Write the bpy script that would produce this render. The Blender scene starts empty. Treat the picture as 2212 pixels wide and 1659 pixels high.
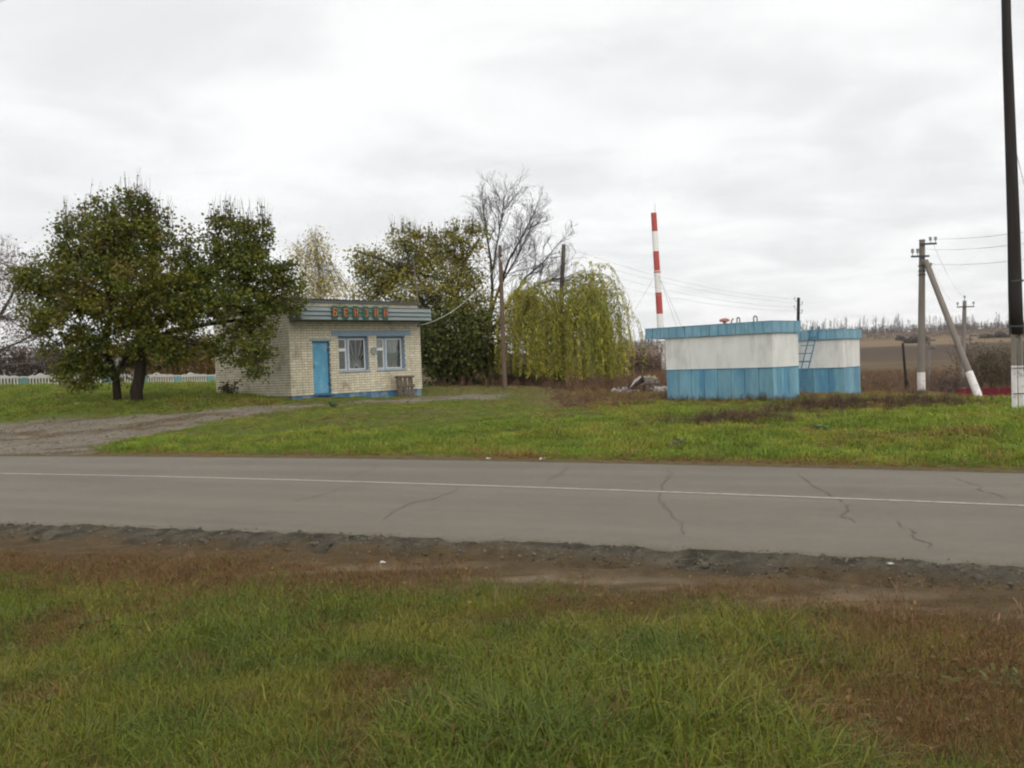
import bpy, math, random
import numpy as np
from mathutils import Vector, Matrix

S = bpy.context.scene
COL = S.collection
rng = np.random.default_rng(7)
random.seed(7)

# ------------------------------------------------------------------ camera
EYE = np.array([0.0, 0.0, 1.65])
FPX, CX, CY, HOR, ROLL = 2000.0, 1106.0, 829.5, 785.0, 0.037   # in a 2212 x 1659 picture
_p = math.atan((HOR - CY) / FPX)
FW = np.array([0.0, math.cos(_p), math.sin(_p)])
_u0 = np.cross([1.0, 0, 0], FW)
RT = math.cos(ROLL) * np.array([1.0, 0, 0]) - math.sin(ROLL) * _u0
UP = math.sin(ROLL) * np.array([1.0, 0, 0]) + math.cos(ROLL) * _u0
cam_data = bpy.data.cameras.new('camera')
cam = bpy.data.objects.new('camera', cam_data); COL.objects.link(cam)
m = Matrix.Identity(4)
for i in range(3):
    m[i][0], m[i][1], m[i][2], m[i][3] = RT[i], UP[i], -FW[i], EYE[i]
cam.matrix_world = m
cam_data.sensor_width = 36.0
cam_data.lens = 36.0 * FPX / 2212.0
cam_data.clip_start = 0.05; cam_data.clip_end = 9000
S.camera = cam

# ------------------------------------------------------------------ sky, sun, exposure
world = bpy.data.worlds.new('World'); S.world = world; world.use_nodes = True
nt = world.node_tree; nt.nodes.clear()
def N(t, kind, **kw):
    n = t.nodes.new(kind)
    for k, v in kw.items():
        if k in n.inputs: n.inputs[k].default_value = v
        else: setattr(n, k, v)
    return n
SUN_EL, SUN_AZ = math.radians(42), math.radians(165)     # azimuth clockwise from +Y: behind the camera, a little to the right
sky = N(nt, 'ShaderNodeTexSky', sky_type='NISHITA', sun_disc=False, sun_elevation=SUN_EL, sun_rotation=SUN_AZ)
tc = N(nt, 'ShaderNodeTexCoord')
sep = N(nt, 'ShaderNodeSeparateXYZ'); nt.links.new(tc.outputs['Generated'], sep.inputs[0])
zz = N(nt, 'ShaderNodeMath', operation='MAXIMUM'); nt.links.new(sep.outputs['Z'], zz.inputs[0]); zz.inputs[1].default_value = 0.0
za = N(nt, 'ShaderNodeMath', operation='ADD'); nt.links.new(zz.outputs[0], za.inputs[0]); za.inputs[1].default_value = 0.16
dv = N(nt, 'ShaderNodeVectorMath', operation='DIVIDE'); nt.links.new(tc.outputs['Generated'], dv.inputs[0])
cz = N(nt, 'ShaderNodeCombineXYZ')
for k in range(3): nt.links.new(za.outputs[0], cz.inputs[k])
nt.links.new(cz.outputs[0], dv.inputs[1])
mp = N(nt, 'ShaderNodeMapping'); nt.links.new(dv.outputs[0], mp.inputs[0]); mp.inputs['Scale'].default_value = (0.9, 1.0, 0.0)
mp.inputs['Location'].default_value = (3.1, 1.7, 0.4)
n1 = N(nt, 'ShaderNodeTexNoise', Scale=1.9, Detail=7.0, Roughness=0.55, Distortion=0.35); nt.links.new(mp.outputs[0], n1.inputs['Vector'])
rp = N(nt, 'ShaderNodeValToRGB'); nt.links.new(n1.outputs['Fac'], rp.inputs[0])
rp.color_ramp.interpolation = 'EASE'
rp.color_ramp.elements[0].position = 0.30; rp.color_ramp.elements[0].color = (7.4, 7.43, 7.48, 1)
rp.color_ramp.elements[1].position = 0.66; rp.color_ramp.elements[1].color = (8.95, 8.95, 8.95, 1)
mx = N(nt, 'ShaderNodeMix', data_type='RGBA'); mx.inputs[0].default_value = 0.97
nt.links.new(sky.outputs[0], mx.inputs[6]); nt.links.new(rp.outputs[0], mx.inputs[7])
bg = N(nt, 'ShaderNodeBackground', Strength=0.1); nt.links.new(mx.outputs[2], bg.inputs['Color'])
wo = N(nt, 'ShaderNodeOutputWorld'); nt.links.new(bg.outputs[0], wo.inputs[0])

sd = bpy.data.lights.new('sun', 'SUN'); sd.energy = 1.5; sd.angle = math.radians(60); sd.color = (1.0, 0.94, 0.84)
so = bpy.data.objects.new('sun', sd); COL.objects.link(so)
sdir = Vector((math.sin(SUN_AZ) * math.cos(SUN_EL), math.cos(SUN_AZ) * math.cos(SUN_EL), math.sin(SUN_EL)))
so.rotation_euler = sdir.to_track_quat('Z', 'Y').to_euler()
so.location = (0, -20, 40)
S.view_settings.view_transform = 'Standard'; S.view_settings.look = 'None'
S.view_settings.exposure = 0.2; S.view_settings.gamma = 1.0; S.view_settings.use_curve_mapping = False
S.render.engine = 'CYCLES'
S.cycles.filter_width = 2.1
S.cycles.max_bounces = 4; S.cycles.diffuse_bounces = 3; S.cycles.glossy_bounces = 2; S.cycles.transmission_bounces = 2; S.cycles.volume_bounces = 0; S.cycles.transparent_max_bounces = 6
S.cycles.use_adaptive_sampling = True; S.cycles.adaptive_threshold = 0.03; S.cycles.adaptive_min_samples = 12

# ------------------------------------------------------------------ helpers
def ray(px, py):
    return FW + (px - CX) / FPX * RT + (CY - py) / FPX * UP
def W(px, py, Y):
    """world point seen at picture position px, py at distance Y along the view"""
    d = ray(px, py); return EYE + d * (Y / d[1])

def link(o, parent=None):
    COL.objects.link(o)
    if parent is not None: o.parent = parent
    return o
def tag(o, label=None, cat=None, group=None, kind=None):
    if label: o['label'] = label
    if cat: o['category'] = cat
    if group: o['group'] = group
    if kind: o['kind'] = kind
    return o
def empty(name, loc, rz=0.0):
    o = bpy.data.objects.new(name, None); o.location = loc; o.rotation_euler = (0, 0, rz); o.empty_display_size = 0.3
    return link(o)

def mesh_np(name, V, F, mat, parent=None, col=None, smooth=False, link_it=True):
    """V (n,3), F (m,k); col (m,3) per face or (n,3) per vertex when 'vert'"""
    V = np.ascontiguousarray(V, np.float32); F = np.ascontiguousarray(F, np.int32)
    me = bpy.data.meshes.new(name)
    mN, k = F.shape
    me.vertices.add(len(V)); me.vertices.foreach_set('co', V.ravel())
    me.loops.add(mN * k); me.loops.foreach_set('vertex_index', F.ravel())
    me.polygons.add(mN); me.polygons.foreach_set('loop_start', np.arange(0, mN * k, k, dtype=np.int32))
    me.update(calc_edges=True)
    if col is not None:
        a = me.attributes.new('Col', 'FLOAT_COLOR', 'CORNER')
        if len(col) == mN and mN != len(V): c = np.repeat(col, k, axis=0)
        else: c = np.asarray(col)[F.ravel()]
        c4 = np.ones((mN * k, 4), np.float32); c4[:, :3] = c
        a.data.foreach_set('color', c4.ravel())
    if smooth: me.polygons.foreach_set('use_smooth', np.ones(mN, bool))
    if mat is not None: me.materials.append(mat)
    o = bpy.data.objects.new(name, me)
    if link_it: link(o, parent)
    return o

class MB:
    def __init__(s): s.v = []; s.f = []; s.c = []; s.mi = []
    def add(s, vs, fs, col=(1, 1, 1), mi=0):
        b = len(s.v); s.v += [tuple(map(float, q)) for q in vs]
        for f in fs: s.f.append([b + i for i in f]); s.c.append(col); s.mi.append(mi)
    def box(s, x0, x1, y0, y1, z0, z1, col=(1, 1, 1), mi=0, M=None):
        vs = [(x, y, z) for z in (z0, z1) for y in (y0, y1) for x in (x0, x1)]
        if M is not None: vs = [tuple(M @ Vector(q)) for q in vs]
        s.add(vs, [(0, 2, 3, 1), (4, 5, 7, 6), (0, 1, 5, 4), (2, 6, 7, 3), (0, 4, 6, 2), (1, 3, 7, 5)], col, mi)
    def prism(s, poly, y0, y1, col=(1, 1, 1), mi=0, side_mi=None):
        """poly in x,z extruded along y"""
        n = len(poly)
        vs = [(x, y0, z) for x, z in poly] + [(x, y1, z) for x, z in poly]
        s.add(vs, [list(range(n)), list(range(2 * n - 1, n - 1, -1))], col, mi)
        b = len(s.v) - 2 * n
        for i in range(n):
            j = (i + 1) % n
            s.f.append([b + i, b + n + i, b + n + j, b + j]); s.c.append(col); s.mi.append(mi if side_mi is None else side_mi)
    def tube(s, pts, rad, n=6, col=(1, 1, 1), mi=0, cap=True):
        pts = [np.asarray(q, float) for q in pts]
        if np.isscalar(rad): rad = [rad] * len(pts)
        rings = []
        for i, q in enumerate(pts):
            t = pts[min(i + 1, len(pts) - 1)] - pts[max(i - 1, 0)]; t = t / (np.linalg.norm(t) + 1e-9)
            a = np.cross(t, [0, 0, 1.0]) if abs(t[2]) < 0.95 else np.cross(t, [0, 1.0, 0]); a /= np.linalg.norm(a) + 1e-9
            b = np.cross(t, a)
            rings.append([q + rad[i] * (math.cos(2 * math.pi * k / n) * a + math.sin(2 * math.pi * k / n) * b) for k in range(n)])
        vs = [v for r in rings for v in r]; fs = []
        for i in range(len(pts) - 1):
            for k in range(n):
                fs.append((i * n + k, i * n + (k + 1) % n, (i + 1) * n + (k + 1) % n, (i + 1) * n + k))
        if cap: fs.append(list(range(n - 1, -1, -1))); fs.append([(len(pts) - 1) * n + k for k in range(n)])
        s.add(vs, fs, col, mi)
    def build(s, name, mat, parent=None, smooth=False, link_it=True):
        me = bpy.data.meshes.new(name); me.from_pydata(s.v, [], s.f)
        a = me.attributes.new('Col', 'FLOAT_COLOR', 'CORNER')
        c = []
        for p, cc in zip(me.polygons, s.c): c += [cc[0], cc[1], cc[2], 1.0] * p.loop_total
        a.data.foreach_set('color', c)
        mats = mat if isinstance(mat, (list, tuple)) else [mat]
        for q in mats: me.materials.append(q)
        if len(mats) > 1: me.polygons.foreach_set('material_index', s.mi)
        if smooth: me.polygons.foreach_set('use_smooth', [True] * len(me.polygons))
        o = bpy.data.objects.new(name, me)
        if link_it: link(o, parent)
        return o

def copy_tree(o, parent=None):
    c = o.copy(); COL.objects.link(c); c.parent = parent
    for ch in o.children: copy_tree(ch, c)
    return c

# ------------------------------------------------------------------ materials
def M(name, col=(0.5, 0.5, 0.5), attr=None, rough=0.8, var=0.25, scale=6.0, stretch=(1, 1, 1), bump=0.0, bscale=None, spec=0.3,
      metal=0.0, transl=0.0, inst=False, mix=None, coord='Object', randv=0.0, runs=None):
    mt = bpy.data.materials.new(name); mt.use_nodes = True
    t = mt.node_tree; t.nodes.clear()
    out = N(t, 'ShaderNodeOutputMaterial')
    pb = N(t, 'ShaderNodeBsdfPrincipled', Roughness=rough, Metallic=metal)
    pb.inputs['Specular IOR Level'].default_value = spec
    if attr:
        a = N(t, 'ShaderNodeAttribute', attribute_name=attr, attribute_type='GEOMETRY'); c = a.outputs['Color']
        if inst:
            a2 = N(t, 'ShaderNodeAttribute', attribute_name='tint', attribute_type='INSTANCER')
            mm = N(t, 'ShaderNodeMix', data_type='RGBA', blend_type='MULTIPLY'); mm.inputs[0].default_value = 1
            t.links.new(c, mm.inputs[6]); t.links.new(a2.outputs['Color'], mm.inputs[7]); c = mm.outputs[2]
    else:
        r = N(t, 'ShaderNodeRGB'); r.outputs[0].default_value = (*col, 1); c = r.outputs[0]
    tcn = N(t, 'ShaderNodeTexCoord')
    if coord == 'World':
        gp = N(t, 'ShaderNodeNewGeometry'); vec = gp.outputs['Position']
    else: vec = tcn.outputs['Object']
    mpn = N(t, 'ShaderNodeMapping'); mpn.inputs['Scale'].default_value = stretch; t.links.new(vec, mpn.inputs[0])
    if mix:      # second colour in patches: (colour, amount 0..1, scale)
        n2 = N(t, 'ShaderNodeTexNoise', Scale=mix[2], Detail=6.0, Roughness=0.65); t.links.new(mpn.outputs[0], n2.inputs['Vector'])
        mr = N(t, 'ShaderNodeMapRange'); mr.inputs[1].default_value = 0.62 - 0.3 * mix[1]; mr.inputs[2].default_value = 0.74 - 0.2 * mix[1]
        t.links.new(n2.outputs['Fac'], mr.inputs[0])
        m2 = N(t, 'ShaderNodeMix', data_type='RGBA'); t.links.new(mr.outputs[0], m2.inputs[0]); t.links.new(c, m2.inputs[6])
        m2.inputs[7].default_value = (*mix[0], 1); c = m2.outputs[2]
    if var > 0:
        nz = N(t, 'ShaderNodeTexNoise', Scale=scale, Detail=5.0, Roughness=0.6); t.links.new(mpn.outputs[0], nz.inputs['Vector'])
        mr2 = N(t, 'ShaderNodeMapRange'); mr2.inputs[1].default_value = 0.25; mr2.inputs[2].default_value = 0.75
        mr2.inputs[3].default_value = 1 - var; mr2.inputs[4].default_value = 1 + var
        t.links.new(nz.outputs['Fac'], mr2.inputs[0])
        m3 = N(t, 'ShaderNodeMix', data_type='RGBA', blend_type='MULTIPLY'); m3.inputs[0].default_value = 1
        t.links.new(c, m3.inputs[6]); t.links.new(mr2.outputs[0], m3.inputs[7]); c = m3.outputs[2]
    if runs:     # thin vertical runs of rust or dirt: (colour, amount, scale)
        mq = N(t, 'ShaderNodeMapping'); mq.inputs['Scale'].default_value = (runs[2], runs[2], runs[2] * .12); t.links.new(vec, mq.inputs[0])
        nq = N(t, 'ShaderNodeTexNoise', Scale=1.0, Detail=4.0, Roughness=0.7); t.links.new(mq.outputs[0], nq.inputs['Vector'])
        rq = N(t, 'ShaderNodeMapRange'); rq.inputs[1].default_value = .60; rq.inputs[2].default_value = .78; rq.inputs[4].default_value = runs[1]; t.links.new(nq.outputs['Fac'], rq.inputs[0])
        mqq = N(t, 'ShaderNodeMix', data_type='RGBA'); t.links.new(rq.outputs[0], mqq.inputs[0]); t.links.new(c, mqq.inputs[6]); mqq.inputs[7].default_value = (*runs[0], 1); c = mqq.outputs[2]
    if randv > 0:
        oi = N(t, 'ShaderNodeObjectInfo')
        mr4 = N(t, 'ShaderNodeMapRange'); mr4.inputs[3].default_value = 1 - randv; mr4.inputs[4].default_value = 1 + randv
        t.links.new(oi.outputs['Random'], mr4.inputs[0])
        m4 = N(t, 'ShaderNodeMix', data_type='RGBA', blend_type='MULTIPLY'); m4.inputs[0].default_value = 1
        t.links.new(c, m4.inputs[6]); t.links.new(mr4.outputs[0], m4.inputs[7]); c = m4.outputs[2]
    t.links.new(c, pb.inputs['Base Color'])
    if bump > 0:
        nb = N(t, 'ShaderNodeTexNoise', Scale=bscale or scale * 4, Detail=6.0, Roughness=0.65); t.links.new(mpn.outputs[0], nb.inputs['Vector'])
        b = N(t, 'ShaderNodeBump', Strength=1.0, Distance=bump); t.links.new(nb.outputs['Fac'], b.inputs['Height']); t.links.new(b.outputs[0], pb.inputs['Normal'])
    if transl > 0:
        tr = N(t, 'ShaderNodeBsdfTranslucent'); t.links.new(c, tr.inputs['Color'])
        ms = N(t, 'ShaderNodeMixShader'); ms.inputs[0].default_value = transl
        t.links.new(pb.outputs[0], ms.inputs[1]); t.links.new(tr.outputs[0], ms.inputs[2]); t.links.new(ms.outputs[0], out.inputs[0])
    else: t.links.new(pb.outputs[0], out.inputs[0])
    return mt

mat_ground = M('soil_and_turf', attr='Col', rough=0.95, var=0.28, scale=5.0, bump=0.035, bscale=42, spec=0.1, coord='World')
def asphalt_material():
    mt = bpy.data.materials.new('worn_asphalt'); mt.use_nodes = True; t = mt.node_tree; t.nodes.clear()
    out = N(t, 'ShaderNodeOutputMaterial'); pb = N(t, 'ShaderNodeBsdfPrincipled', Roughness=0.85); pb.inputs['Specular IOR Level'].default_value = 0.25
    gp = N(t, 'ShaderNodeNewGeometry'); rot = N(t, 'ShaderNodeMapping'); rot.inputs['Rotation'].default_value = (0, 0, math.radians(24)); t.links.new(gp.outputs['Position'], rot.inputs[0])
    def noise(vec, scale, st, lo, hi, det=5.0, rough=0.6):
        m_ = N(t, 'ShaderNodeMapping'); m_.inputs['Scale'].default_value = st; t.links.new(vec, m_.inputs[0])
        n_ = N(t, 'ShaderNodeTexNoise', Scale=scale, Detail=det, Roughness=rough); t.links.new(m_.outputs[0], n_.inputs['Vector'])
        r_ = N(t, 'ShaderNodeMapRange'); r_.inputs[1].default_value = 0.3; r_.inputs[2].default_value = 0.7; r_.inputs[3].default_value = lo; r_.inputs[4].default_value = hi
        t.links.new(n_.outputs['Fac'], r_.inputs[0]); return r_.outputs[0], n_.outputs['Fac']
    c = N(t, 'ShaderNodeRGB'); c.outputs[0].default_value = (0.158, 0.142, 0.115, 1); cur = c.outputs[0]
    fine = None
    for sc, st, lo, hi, det, rg in ((0.9, (0.10, 1.6, 1), .90, 1.10, 4.0, .5), (0.5, (1, 1, 1), .93, 1.07, 4.0, .6), (7.0, (.5, 1, 1), .93, 1.07, 6.0, .7), (70.0, (1, 1, 1), .80, 1.20, 3.0, .7), (240.0, (1, 1, 1), .78, 1.22, 2.0, .5)):
        o_, f_ = noise(rot.outputs[0], sc, st, lo, hi, det, rg)
        m3 = N(t, 'ShaderNodeMix', data_type='RGBA', blend_type='MULTIPLY'); m3.inputs[0].default_value = 1; t.links.new(cur, m3.inputs[6]); t.links.new(o_, m3.inputs[7]); cur = m3.outputs[2]; fine = f_
    t.links.new(cur, pb.inputs['Base Color']); b = N(t, 'ShaderNodeBump', Strength=0.8, Distance=0.004); t.links.new(fine, b.inputs['Height']); t.links.new(b.outputs[0], pb.inputs['Normal'])
    t.links.new(pb.outputs[0], out.inputs[0]); return mt
mat_asphalt = asphalt_material()
mat_crack = M('crack_tar', (0.118, 0.108, 0.090), rough=0.95, var=0.3, scale=20)
mat_roadpaint = M('worn_road_paint', (0.39, 0.38, 0.345), rough=0.8, var=0.2, scale=14, mix=((0.2, 0.19, 0.17), 0.42, 11.0), coord='World')
mat_grass = M('grass_blades', attr='Col', inst=True, rough=0.5, var=0, spec=0.32, transl=0.3)
mat_leaf = M('leaves', attr='Col', rough=0.5, var=0, spec=0.3, transl=0.28)
mat_bark = M('dark_bark', (0.030, 0.024, 0.018), rough=0.95, var=0.4, scale=9, stretch=(1, 1, 0.25), bump=0.03, bscale=26, spec=0.1)
mat_bark_grey = M('grey_bark', (0.105, 0.095, 0.085), rough=0.95, var=0.35, scale=9, stretch=(1, 1, 0.25), spec=0.1)
mat_bark_pale = M('pale_birch_bark', (0.45, 0.43, 0.4), rough=0.9, var=0.3, scale=9, mix=((0.08, 0.07, 0.06), 0.3, 7.0), spec=0.1)
mat_brick = M('cream_silicate_brick', attr='Col', rough=0.9, var=0.16, scale=2.2, bump=0.004, bscale=60, spec=0.15, mix=((.36, .31, .22), .22, 1.3), coord='World')
mat_mortar = M('brown_grey_mortar', (0.17, 0.15, 0.115), rough=0.95, var=0.2, scale=8, spec=0.1)
mat_plinth = M('blue_plinth_paint', (0.055, 0.14, 0.25), rough=0.75, var=0.3, scale=5, mix=((0.20, 0.27, 0.33), 0.5, 3.0))
mat_bluegrey = M('blue_grey_paint', (0.24, 0.32, 0.40), rough=0.7, var=0.12, scale=7, spec=0.3)
mat_door = M('blue_door_paint', (0.10, 0.31, 0.47), rough=0.6, var=0.16, scale=3.2, mix=((0.24, 0.38, 0.44), 0.28, 2.4), spec=0.35)
mat_white = M('white_paint', (0.68, 0.68, 0.67), rough=0.6, var=0.08, scale=9)
mat_whitewash = M('whitewash', (0.68, 0.66, 0.65), rough=0.9, var=0.12, scale=8, mix=((0.27, 0.25, 0.22), 0.22, 6.0))
mat_dark = M('dull_interior', (0.20, 0.17, 0.14), rough=0.95, var=0.1)
mat_fascia = M('grey_green_metal', (0.21, 0.25, 0.255), rough=0.55, var=0.12, scale=3, stretch=(0.6, 1, 2), spec=0.4)
mat_soffit = M('dark_soffit', (0.10, 0.115, 0.105), rough=0.9, var=0.2)
mat_signgreen = M('dark_green_paint', (0.03, 0.10, 0.068), rough=0.6, var=0.2, scale=8)
mat_orange = M('orange_paint', (0.42, 0.15, 0.07), rough=0.6, var=0.15, scale=20)
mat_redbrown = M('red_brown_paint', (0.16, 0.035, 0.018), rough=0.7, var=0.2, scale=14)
mat_slate = M('asbestos_slate', (0.075, 0.072, 0.068), rough=0.95, var=0.3, scale=4)  # colour darkened all over to carry the shadow at the roof's front edge
mat_grille = M('pale_bar_paint', (0.66, 0.66, 0.62), rough=0.6, var=0.1)
mat_curtain = M('thin_curtain', (0.84, 0.86, 0.84), rough=0.9, var=0.12, scale=8, stretch=(5, 5, 0.3), transl=0.45)
mat_disc = M('grey_enamel', (0.23, 0.26, 0.25), rough=0.5, var=0.06)
mat_steel = M('galvanised_steel', (0.28, 0.28, 0.27), rough=0.55, metal=0.4, var=0.15)
mat_iron = M('dark_iron', (0.05, 0.055, 0.065), rough=0.7, var=0.2)
mat_wood = M('weathered_boards', (0.115, 0.092, 0.066), rough=0.9, var=0.3, scale=7, stretch=(1, 1, 0.2), randv=0.25)
mat_pole_brown = M('red_brown_pole_wood', (0.125, 0.085, 0.065), rough=0.9, var=0.25, scale=6, stretch=(2, 2, 0.15))
mat_pole_grey = M('grey_pole_wood', (0.15, 0.125, 0.105), rough=0.9, var=0.25, scale=6, stretch=(2, 2, 0.15))
mat_pole_black = M('creosoted_wood', (0.022, 0.017, 0.016), rough=0.75, var=0.45, scale=4, stretch=(3, 3, 0.15), bump=0.01)
mat_concrete = M('concrete', (0.20, 0.178, 0.156), rough=0.9, var=0.18, scale=4, stretch=(1, 1, 0.4), mix=((0.13, 0.115, 0.10), 0.25, 2.0))
mat_tankblue = M('weathered_blue_sheet', (0.165, 0.335, 0.425), rough=0.6, var=0.2, scale=2.4, stretch=(2.2, 2.2, 0.5), runs=((0.24, 0.33, 0.36), .7, 4.0), mix=((0.085, 0.24, 0.37), 0.5, .55), spec=0.35, randv=0.14, bump=.02, bscale=3.0, coord='World')
mat_tankfascia = M('pale_blue_sheet', (0.16, 0.32, 0.42), rough=0.6, var=0.2, scale=2.6, stretch=(2.2, 2.2, 0.6), mix=((0.25, 0.40, 0.47), 0.38, 2.2), spec=0.35, randv=0.06, coord='World')
mat_tankwhite = M('weathered_white_sheet', (0.69, 0.69, 0.67), runs=((.36, .30, .24), .55, 5.0), coord='World', bump=.015, bscale=2.5, rough=0.65, var=0.08, scale=1.6, stretch=(1.6, 1.6, 0.6), mix=((0.54, 0.54, 0.525), 0.45, 1.3), spec=0.3)
mat_edge = M('blue_edge_paint', (0.055, 0.185, 0.29), rough=0.6, var=0.2)
mat_redcap = M('faded_red_cap', (0.42, 0.17, 0.14), rough=0.7, var=0.15)
mat_red = M('mast_red_paint', (0.42, 0.075, 0.065), rough=0.5, var=0.06)
mat_mastwhite = M('mast_white_paint', (0.78, 0.78, 0.76), rough=0.5, var=0.04)
mat_fencewhite = M('white_cast_concrete', (0.50, 0.49, 0.46), rough=0.85, var=0.12, scale=6)
mat_fenceblue = M('turquoise_paint', (0.15, 0.27, 0.27), rough=0.8, var=0.12, scale=6, randv=0.15)
mat_darkred = M('dark_red_wall', (0.13, 0.014, 0.02), rough=0.8, var=0.2, scale=3)
mat_twig = M('bare_twigs', attr='Col', rough=0.95, var=0, spec=0.1)
mat_rubble = M('whitish_rubble', (0.44, 0.43, 0.41), rough=0.9, var=0.35, scale=9)
mat_stone = M('gravel_stone', attr='Col', inst=True, rough=0.9, var=0.2, scale=12)
mat_wire = M('grey_wire', (0.42, 0.42, 0.42), rough=0.6, var=0)
mat_litter = M('white_litter', (0.6, 0.58, 0.55), rough=0.7, var=0.05)

def glass_material():
    mt = bpy.data.materials.new('window_glass'); mt.use_nodes = True; t = mt.node_tree; t.nodes.clear()
    out = N(t, 'ShaderNodeOutputMaterial'); g = N(t, 'ShaderNodeBsdfGlossy', Roughness=0.03); tr = N(t, 'ShaderNodeBsdfTransparent')
    tr.inputs[0].default_value = (0.86, 0.88, 0.87, 1); fr = N(t, 'ShaderNodeFresnel', IOR=1.45); ms = N(t, 'ShaderNodeMixShader')
    t.links.new(fr.outputs[0], ms.inputs[0]); t.links.new(tr.outputs[0], ms.inputs[1]); t.links.new(g.outputs[0], ms.inputs[2]); t.links.new(ms.outputs[0], out.inputs[0])
    return mt
mat_glass = glass_material()

# ------------------------------------------------------------------ noise on the plane (numpy)
_perm = np.random.default_rng(3).random((256, 256))
def vnoise(x, y):
    xi = np.floor(x).astype(int); yi = np.floor(y).astype(int); fx = x - xi; fy = y - yi
    fx = fx * fx * (3 - 2 * fx); fy = fy * fy * (3 - 2 * fy)
    a = _perm[xi % 256, yi % 256]; b = _perm[(xi + 1) % 256, yi % 256]; c = _perm[xi % 256, (yi + 1) % 256]; d = _perm[(xi + 1) % 256, (yi + 1) % 256]
    return (a * (1 - fx) + b * fx) * (1 - fy) + (c * (1 - fx) + d * fx) * fy
def fbm(x, y, s=1.0, o=4, seed=0):
    r = 0; a = 0.5; n = 0
    for k in range(o):
        r = r + a * vnoise(x * s + 17.3 * k + seed * 5.71, y * s + 9.1 * k + seed * 3.37); n += a; s *= 2.03; a *= 0.55
    return r / n
def sstep(a, b, x):
    t = np.clip((x - a) / (b - a), 0, 1); return t * t * (3 - 2 * t)

# ------------------------------------------------------------------ road curves (world Y as a function of X)
def flat_curve(pts):
    q = []
    for px, py in pts:
        d = ray(px, py); t = -EYE[2] / d[2]; q.append(EYE + d * t)
    q = np.array(q); co = np.polyfit(q[:, 0], q[:, 1], 2); x0, x1 = q[:, 0].min() - 1.5, q[:, 0].max() + 1.5
    def fn(X):
        X = np.asarray(X, float); Xc = np.clip(X, x0, x1)
        return np.polyval(co, Xc) + np.polyval(np.polyder(co), Xc) * (X - Xc)
    return fn
FAR = flat_curve([(0, 984.4), (737, 991), (1475, 1001.7), (2212, 1022.5)])
LINE = flat_curve([(0, 1022.7), (737, 1040), (1475, 1064.4), (2212, 1092.7)])
NEAR = flat_curve([(0, 1126), (737, 1147.7), (1475, 1179), (2212, 1216)])
CRUM = flat_curve([(0, 1165), (737, 1188), (1475, 1212), (2212, 1251)])

# ------------------------------------------------------------------ terrain height
CTRL = np.array([(-15.3, 27.6, .42), (-13.4, 32, .77), (-24, 44, 1.38), (-17.6, 55, 1.12), (-20, 34, .95), (-8.26, 34.6, .60), (-3.8, 39.1, .47),
    (-12.4, 38.7, .82), (-.4, 42, .5), (0, 36, .28), (0, 25, .18), (8.07, 28.6, .17), (5.2, 31.4, .15), (12.3, 34.4, 0), (11.7, 21.5, .15), (20.3, 46, -.5),
    (22, 43, -.78), (24.5, 45, -1.3), (27.5, 44, -1.5), (19, 36, -.52), (17, 32.5, -.28), (22.3, 41, -.85), (26, 41, -1.2), (9, 24, .12), (-5, 26, .30), (-8, 25, .36), (-6, 31, .45), (0, 60, .6), (10, 60, .1), (18, 110, .1), (-20, 110, 1.0), (30, 80, -2.6), (40, 90, -2.8),
    (60, 110, -2.6), (-40, 60, 1.3), (15, 30, -.1), (20, 24, .1), (-22, 22, .3), (5, 50, .2), (14, 50, -.2), (26, 60, -1.8), (24.5, 49, -1.25), (28, 50, -1.4)])
def _tps_fit(P):
    n = len(P); d = np.hypot(P[:, None, 0] - P[None, :, 0], P[:, None, 1] - P[None, :, 1]); K = d * d * np.log(d + 1e-9); K += 2.0 * np.eye(n)
    Q = np.c_[np.ones(n), P[:, :2]]; A = np.block([[K, Q], [Q.T, np.zeros((3, 3))]]); return np.linalg.solve(A, np.r_[P[:, 2], 0, 0, 0])
_tw = _tps_fit(CTRL)
def tps(X, Y):
    X = np.clip(X, -60, 70); Y = np.clip(Y, 10, 125); r = _tw[-3] + _tw[-2] * X + _tw[-1] * Y
    for (a, b, _), w in zip(CTRL, _tw[:-3]):
        d = np.hypot(X - a, Y - b); r = r + w * d * d * np.log(d + 1e-9)
    return np.clip(r, -3.2, 2.0)
MOUNDS = [(W(1800, 893, 24.6), 1.3, .7, .16), (W(1945, 893, 24.0), 1.5, .7, .18), (W(1580, 932, 21.3), 1.0, .5, .07), (W(690, 915, 24.5), 1.1, .6, .10), (W(1690, 965, 17.6), .55, .4, .10),
          (W(110, 885, 30), 2.0, .8, .12), (W(270, 880, 31.5), 2.4, 1.2, .1)]
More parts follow.
